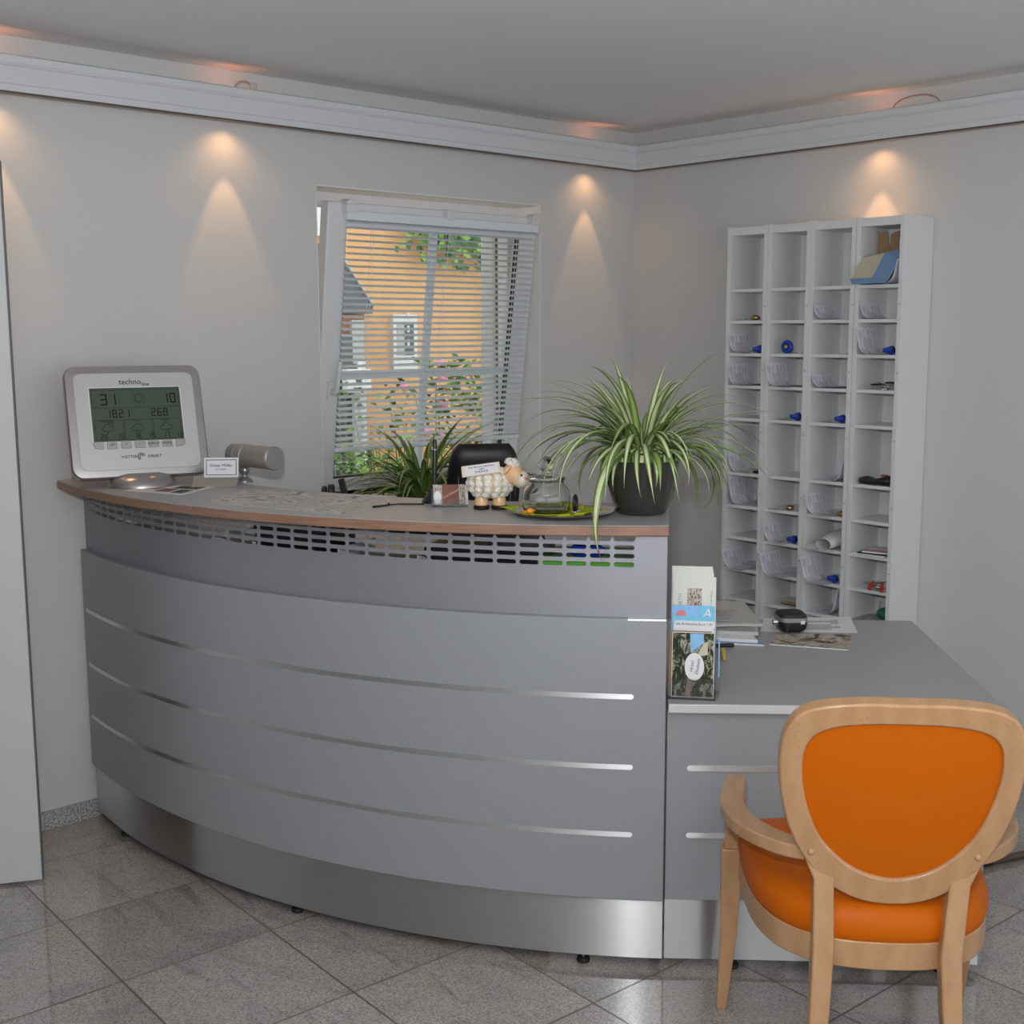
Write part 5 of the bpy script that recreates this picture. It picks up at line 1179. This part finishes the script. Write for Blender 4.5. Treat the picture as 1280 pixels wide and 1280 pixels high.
slab_paper('notepad', [(880,786),(937,788),(947,800),(890,797)], ZD+.0042, .009, 'white_paper', 'thick white notepad under the newspapers', 'notepad')
slab_paper('newspaper', [(848,770),(946,768),(948,790),(880,788)], ZD+.0135, .011, 'news', 'folded grey newspaper lower in the pile beside the brochure holder', 'newspaper', 'newspapers on the desk', 'light_grey')
slab_paper('newspaper', [(855,752),(930,752),(953,780),(872,782)], ZD+.0248, .008, 'light_grey', 'folded grey newspaper on top of the pile', 'newspaper', 'newspapers on the desk', 'light_grey', .006)
slab_paper('paper_slip', [(880,762),(922,761),(914,775),(872,777)], ZD+.0385, .001, 'news', 'small printed slip on top of the newspaper pile', 'paper')
p = onz(908, 806.5, ZD+.006); o = MB().tube([(-.05,0,.006),(-.02,0,.006),(.018,0,.006),(.022,0,.006)], [.005,.006,.006,.004], 12).build('ballpoint_pen', M['black_plastic'], smooth=True); place(o, (p.x, p.y, ZD), (0,0,R_(-42))); tag(o, 'short black pen in front of the newspaper pile', 'pen')
t_ = onz(904, 820, ZD); yp = thing('highlighter', 'yellow pen behind the right side of the brochure holder', 'pen', (t_.x, t_.y, ZD), R_(40)); MB().tube([(-.055,0,.006),(-.03,0,.006),(.03,0,.006)], [.003,.006,.006], 12).build('barrel', M['yellow_plastic'], yp, smooth=True); MB().tube([(.0302,0,.006),(.05,0,.006),(.052,0,.006)], [.0062,.0062,.004], 12).build('cap', M['yellow_plastic'], yp, smooth=True)
flat_paper('paper_sheet', [(955,773),(1063,771),(1072,791),(950,789)], ZD+.0, M['text_sheet'], 'white printed sheet lying under the black radio on the desk', 'paper')
slab_paper('magazine', [(973,792.5),(1065,792),(1060,812),(962,805)], ZD+.0012, .003, 'pic_mag', 'glossy magazine with a landscape cover in front of the black radio', 'magazine')
p = onz(988, 788, ZD)
rd = thing('portable_radio', 'small black and silver radio with a side knob on the desk papers', 'radio', (p.x, p.y, ZD+.0042), R_(-40))
def sq(w_, d_, r_, z, y=0): return [(x, yy+y, z) for x, yy in [(a-0, b-d_/2) for a, b in rrect(w_, d_, r_, 5)]]
MB().loft([sq(.070,.075,.02,0), sq(.084,.09,.024,.008), sq(.088,.094,.024,.022), sq(.087,.093,.024,.030)]).build('lower_case', M['black_plastic'], rd, smooth=True)
MB().loft([sq(.089,.095,.024,.0301), sq(.089,.095,.024,.043)]).build('silver_band', M['silver_trim'], rd, smooth=True, bevel=.001)
MB().loft([sq(.084,.090,.022,.0431), sq(.078,.084,.02,.052), sq(.064,.070,.016,.055)]).build('speaker_grille', M['black_rubber'], rd, smooth=True, bevel=.001)
MB().cyl((-.058,-.012,.026),(-.043,-.012,.026), .009, 14).build('knob', M['chrome'], rd, smooth=True)
MB().box(.018,.030,-.0488,-.047,.026,.036).build('sticker', M['cream_paper'], rd)
MB().box(-.026,-.019,-.0485,-.046,.004,.024).build('switch', M['black_rubber'], rd)

# dark rod on the floor at the right edge
pa = onz(1232, 1078, .012); pz = onz(1330, 1058, .012); dd = (pz-pa)
rod = thing('wooden_rod', 'dark brown rod with a black end lying on the floor right of the desk', 'rod', (pa.x, pa.y, 0), math.atan2(dd.y, dd.x))
MB().cyl((.02,0,.0125),(dd.length,0,.0125), .0115, 14).build('shaft', M['dark_wood'], rod, smooth=True); MB().cyl((-.03,0,.0125),(.02,0,.0125), .0125, 14).build('end_cap', M['black_rubber'], rod, smooth=True)

# ================================================================ orange armchair
AZ = R_(48.5); rootp = onz(901, 1258, 0) + .280*Vector((math.cos(AZ), -math.sin(AZ), 0)) - .235*Vector((math.sin(AZ), math.cos(AZ), 0))
ac = thing('armchair', 'beech armchair with orange upholstered seat and round back facing the desk', 'chair', (rootp.x, rootp.y, 0), -AZ)
def spline(pts, n, closed=True):
    P = [Vector(p) for p in pts]; K = len(P); out = []
    segs = K if closed else K-1
    for i in range(segs):
        p0, p1, p2, p3 = (P[(i+j-1) % K] if closed else P[min(max(i+j-1,0),K-1)] for j in range(4))
        for k in range(n):
            t = k/n; out.append(.5*((2*p1)+(-p0+p2)*t+(2*p0-5*p1+4*p2-p3)*t*t+(-p0+3*p1-3*p2+p3)*t**3))
    if not closed: out.append(P[-1])
    return out
hi = [(0,.064),(.050,.074),(.097,.101),(.144,.155),(.173,.23),(.184,.305),(.175,.360),(.140,.391),(.075,.405)]
ho = [(0,.006),(.067,.016),(.131,.054),(.181,.12),(.212,.20),(.227,.295),(.220,.377),(.183,.428),(.10,.449)]
def mirror(h): return [(x, z) for x, z in h] + [(0, h[-1][1]+.003)] + [(-x, z) for x, z in reversed(h[1:])]
inn = spline([(x, z, 0) for x, z in mirror(hi)], 6); out = spline([(x, z, 0) for x, z in mirror(ho)], 6)
RC = R_(13); BY, BZ = -.225, .484
def bk(x, y, z):  # back plane: y = thickness towards the front, curved a little around the sitter
    yy = y + .35*x*x; return (x+.008, BY+yy*math.cos(RC)-z*math.sin(RC), BZ+z*math.cos(RC)+yy*math.sin(RC))
rings = []
for i_, o_ in zip(inn, out):
    mid_ = (i_+o_)/2
    rings.append([bk(o_.x,0.002,o_.y), bk(o_.x,.036,o_.y), bk(i_.x,.036,i_.y), bk(i_.x,.004,i_.y)])
MB().loft(rings, closed_path=True).build('back_frame', M['beech'], ac, smooth=True, bevel=.005, seg=3, angle=50)
# upholstered back pad (slightly domed both sides)
mb = MB(); cz = .25; nI = len(inn)
vs = []; fs = []
for side, y0, bul in ((0,.012,-.004),(1,.030,.020)):
    for q in (1.004,.96,.85,.6,.3):
        for p_ in inn: 
            x, z = p_.x*q, cz+(p_.y-cz)*q; vs.append(bk(x, y0+bul*(1-q**3), z))
    vs.append(bk(0, y0+bul, cz))
per = 5*nI+1
for side in (0,1):
    b = side*per
    for k in range(4):
        for i in range(nI): j = (i+1)%nI; fs.append((b+k*nI+i, b+k*nI+j, b+(k+1)*nI+j, b+(k+1)*nI+i))
    for i in range(nI): fs.append((b+4*nI+i, b+4*nI+(i+1)%nI, b+5*nI))
for i in range(nI): fs.append((i, per+i, per+(i+1)%nI, (i+1)%nI))
mb.add(vs, fs).build('back_pad', M['orange'], ac, smooth=True, angle=60)
for s in (-1, 1):
    c_ = bk(s*.158, .002, .118); MB().sphere(c_, .007, .004, .007, 12, 8).build('wood_plug', M['beech'], ac, smooth=True)
def beam(path, sizes, name, mat, par, bev=.004, sm=True, updir=(0,0,1)):
    P = [Vector(p) for p in path]; rings = []
    for k in range(len(P)):
        t = (P[min(k+1,len(P)-1)]-P[max(k-1,0)]).normalized(); u = Vector(updir); s = t.cross(u).normalized(); v = s.cross(t)
        a, b = sizes[k]; rings.append([P[k]+s*a+v*b, P[k]-s*a+v*b, P[k]-s*a-v*b, P[k]+s*a-v*b])
    return MB().loft([[tuple(q) for q in r_] for r_ in rings]).build(name, M[mat], par, smooth=sm, bevel=bev, seg=3, angle=40)
for s in (-1, 1):
    # rear leg: square post that runs from the floor into the back frame
    top_ = Vector(bk(s*.160, .0185, .108)); mid_ = Vector(bk(s*.130, .0165, .055))
    path = [(s*.142,-.285,0),(s*.134,-.262,.15),(s*.126,-.243,.30),(s*.122,-.234,.40)]+[tuple(mid_), tuple(top_)]
    beam(path, [(.015,.017),(.0175,.019),(.0195,.021),(.0205,.0215),(.020,.0165),(.012,.011)], 'leg', 'beech', ac, updir=(0,1,.0))
    beam([(-.280 if s < 0 else .262,.235,0),(s*.269,.216,.2),(s*.265,.195,.425)], [(.0125,.0125),(.019,.019),(.0255,.0245)], 'leg', 'beech', ac, updir=(0,1,0), bev=.003)
    beam([(s*.264,.194,.4252),(s*.261,.187,.50),(s*.258,.180,.564)], [(.0205,.0205),(.0195,.0195),(.019,.019)], 'arm_post', 'beech', ac, updir=(0,1,0), bev=.002)
    ap = spline([(s*.257,.206,.578),(s*.272,.12,.578),(s*.280,.03,.580),(s*.266,-.06,.583),(s*.232,-.130,.586),(s*.190,-.180,.588),(s*.150,-.203,.590)], 5, False)
    beam([tuple(p_) for p_ in ap], [(.0225+.004*math.sin(PI*min(1,k/(len(ap)-1))), .0145) for k in range(len(ap))], 'armrest', 'beech', ac, bev=.004)
def seat_outline(q=1.0, dz=0):
    half = [(0,-.238),(.085,-.230),(.155,-.200),(.206,-.145),(.238,-.06),(.250,.04),(.252,.13),(.243,.205),(.19,.232),(.10,.24)]
    pts = half + [(0,.242)] + [(-x, y) for x, y in reversed(half[1:])]
    return [(p_.x*q, .02+(p_.y-.02)*q) for p_ in spline([(x, y, 0) for x, y in pts], 4)]
so = seat_outline(); si = seat_outline(.90)
rings = [[(a[0],a[1],.360),(a[0],a[1],.418),(b_[0],b_[1],.418),(b_[0],b_[1],.360)] for a, b_ in zip(so, si)]
MB().loft(rings, closed_path=True).build('seat_frame', M['beech'], ac, smooth=True, bevel=.003, angle=50)
rings = []
for q, z in ((.97,.411),(1.0,.420),(1.012,.434),(1.008,.452),(.985,.470),(.93,.485),(.80,.495),(.5,.503),(.15,.506)): rings.append([(x, y, z) for x, y in seat_outline(q)])
MB().loft(rings).build('seat', M['orange'], ac, smooth=True, angle=70)
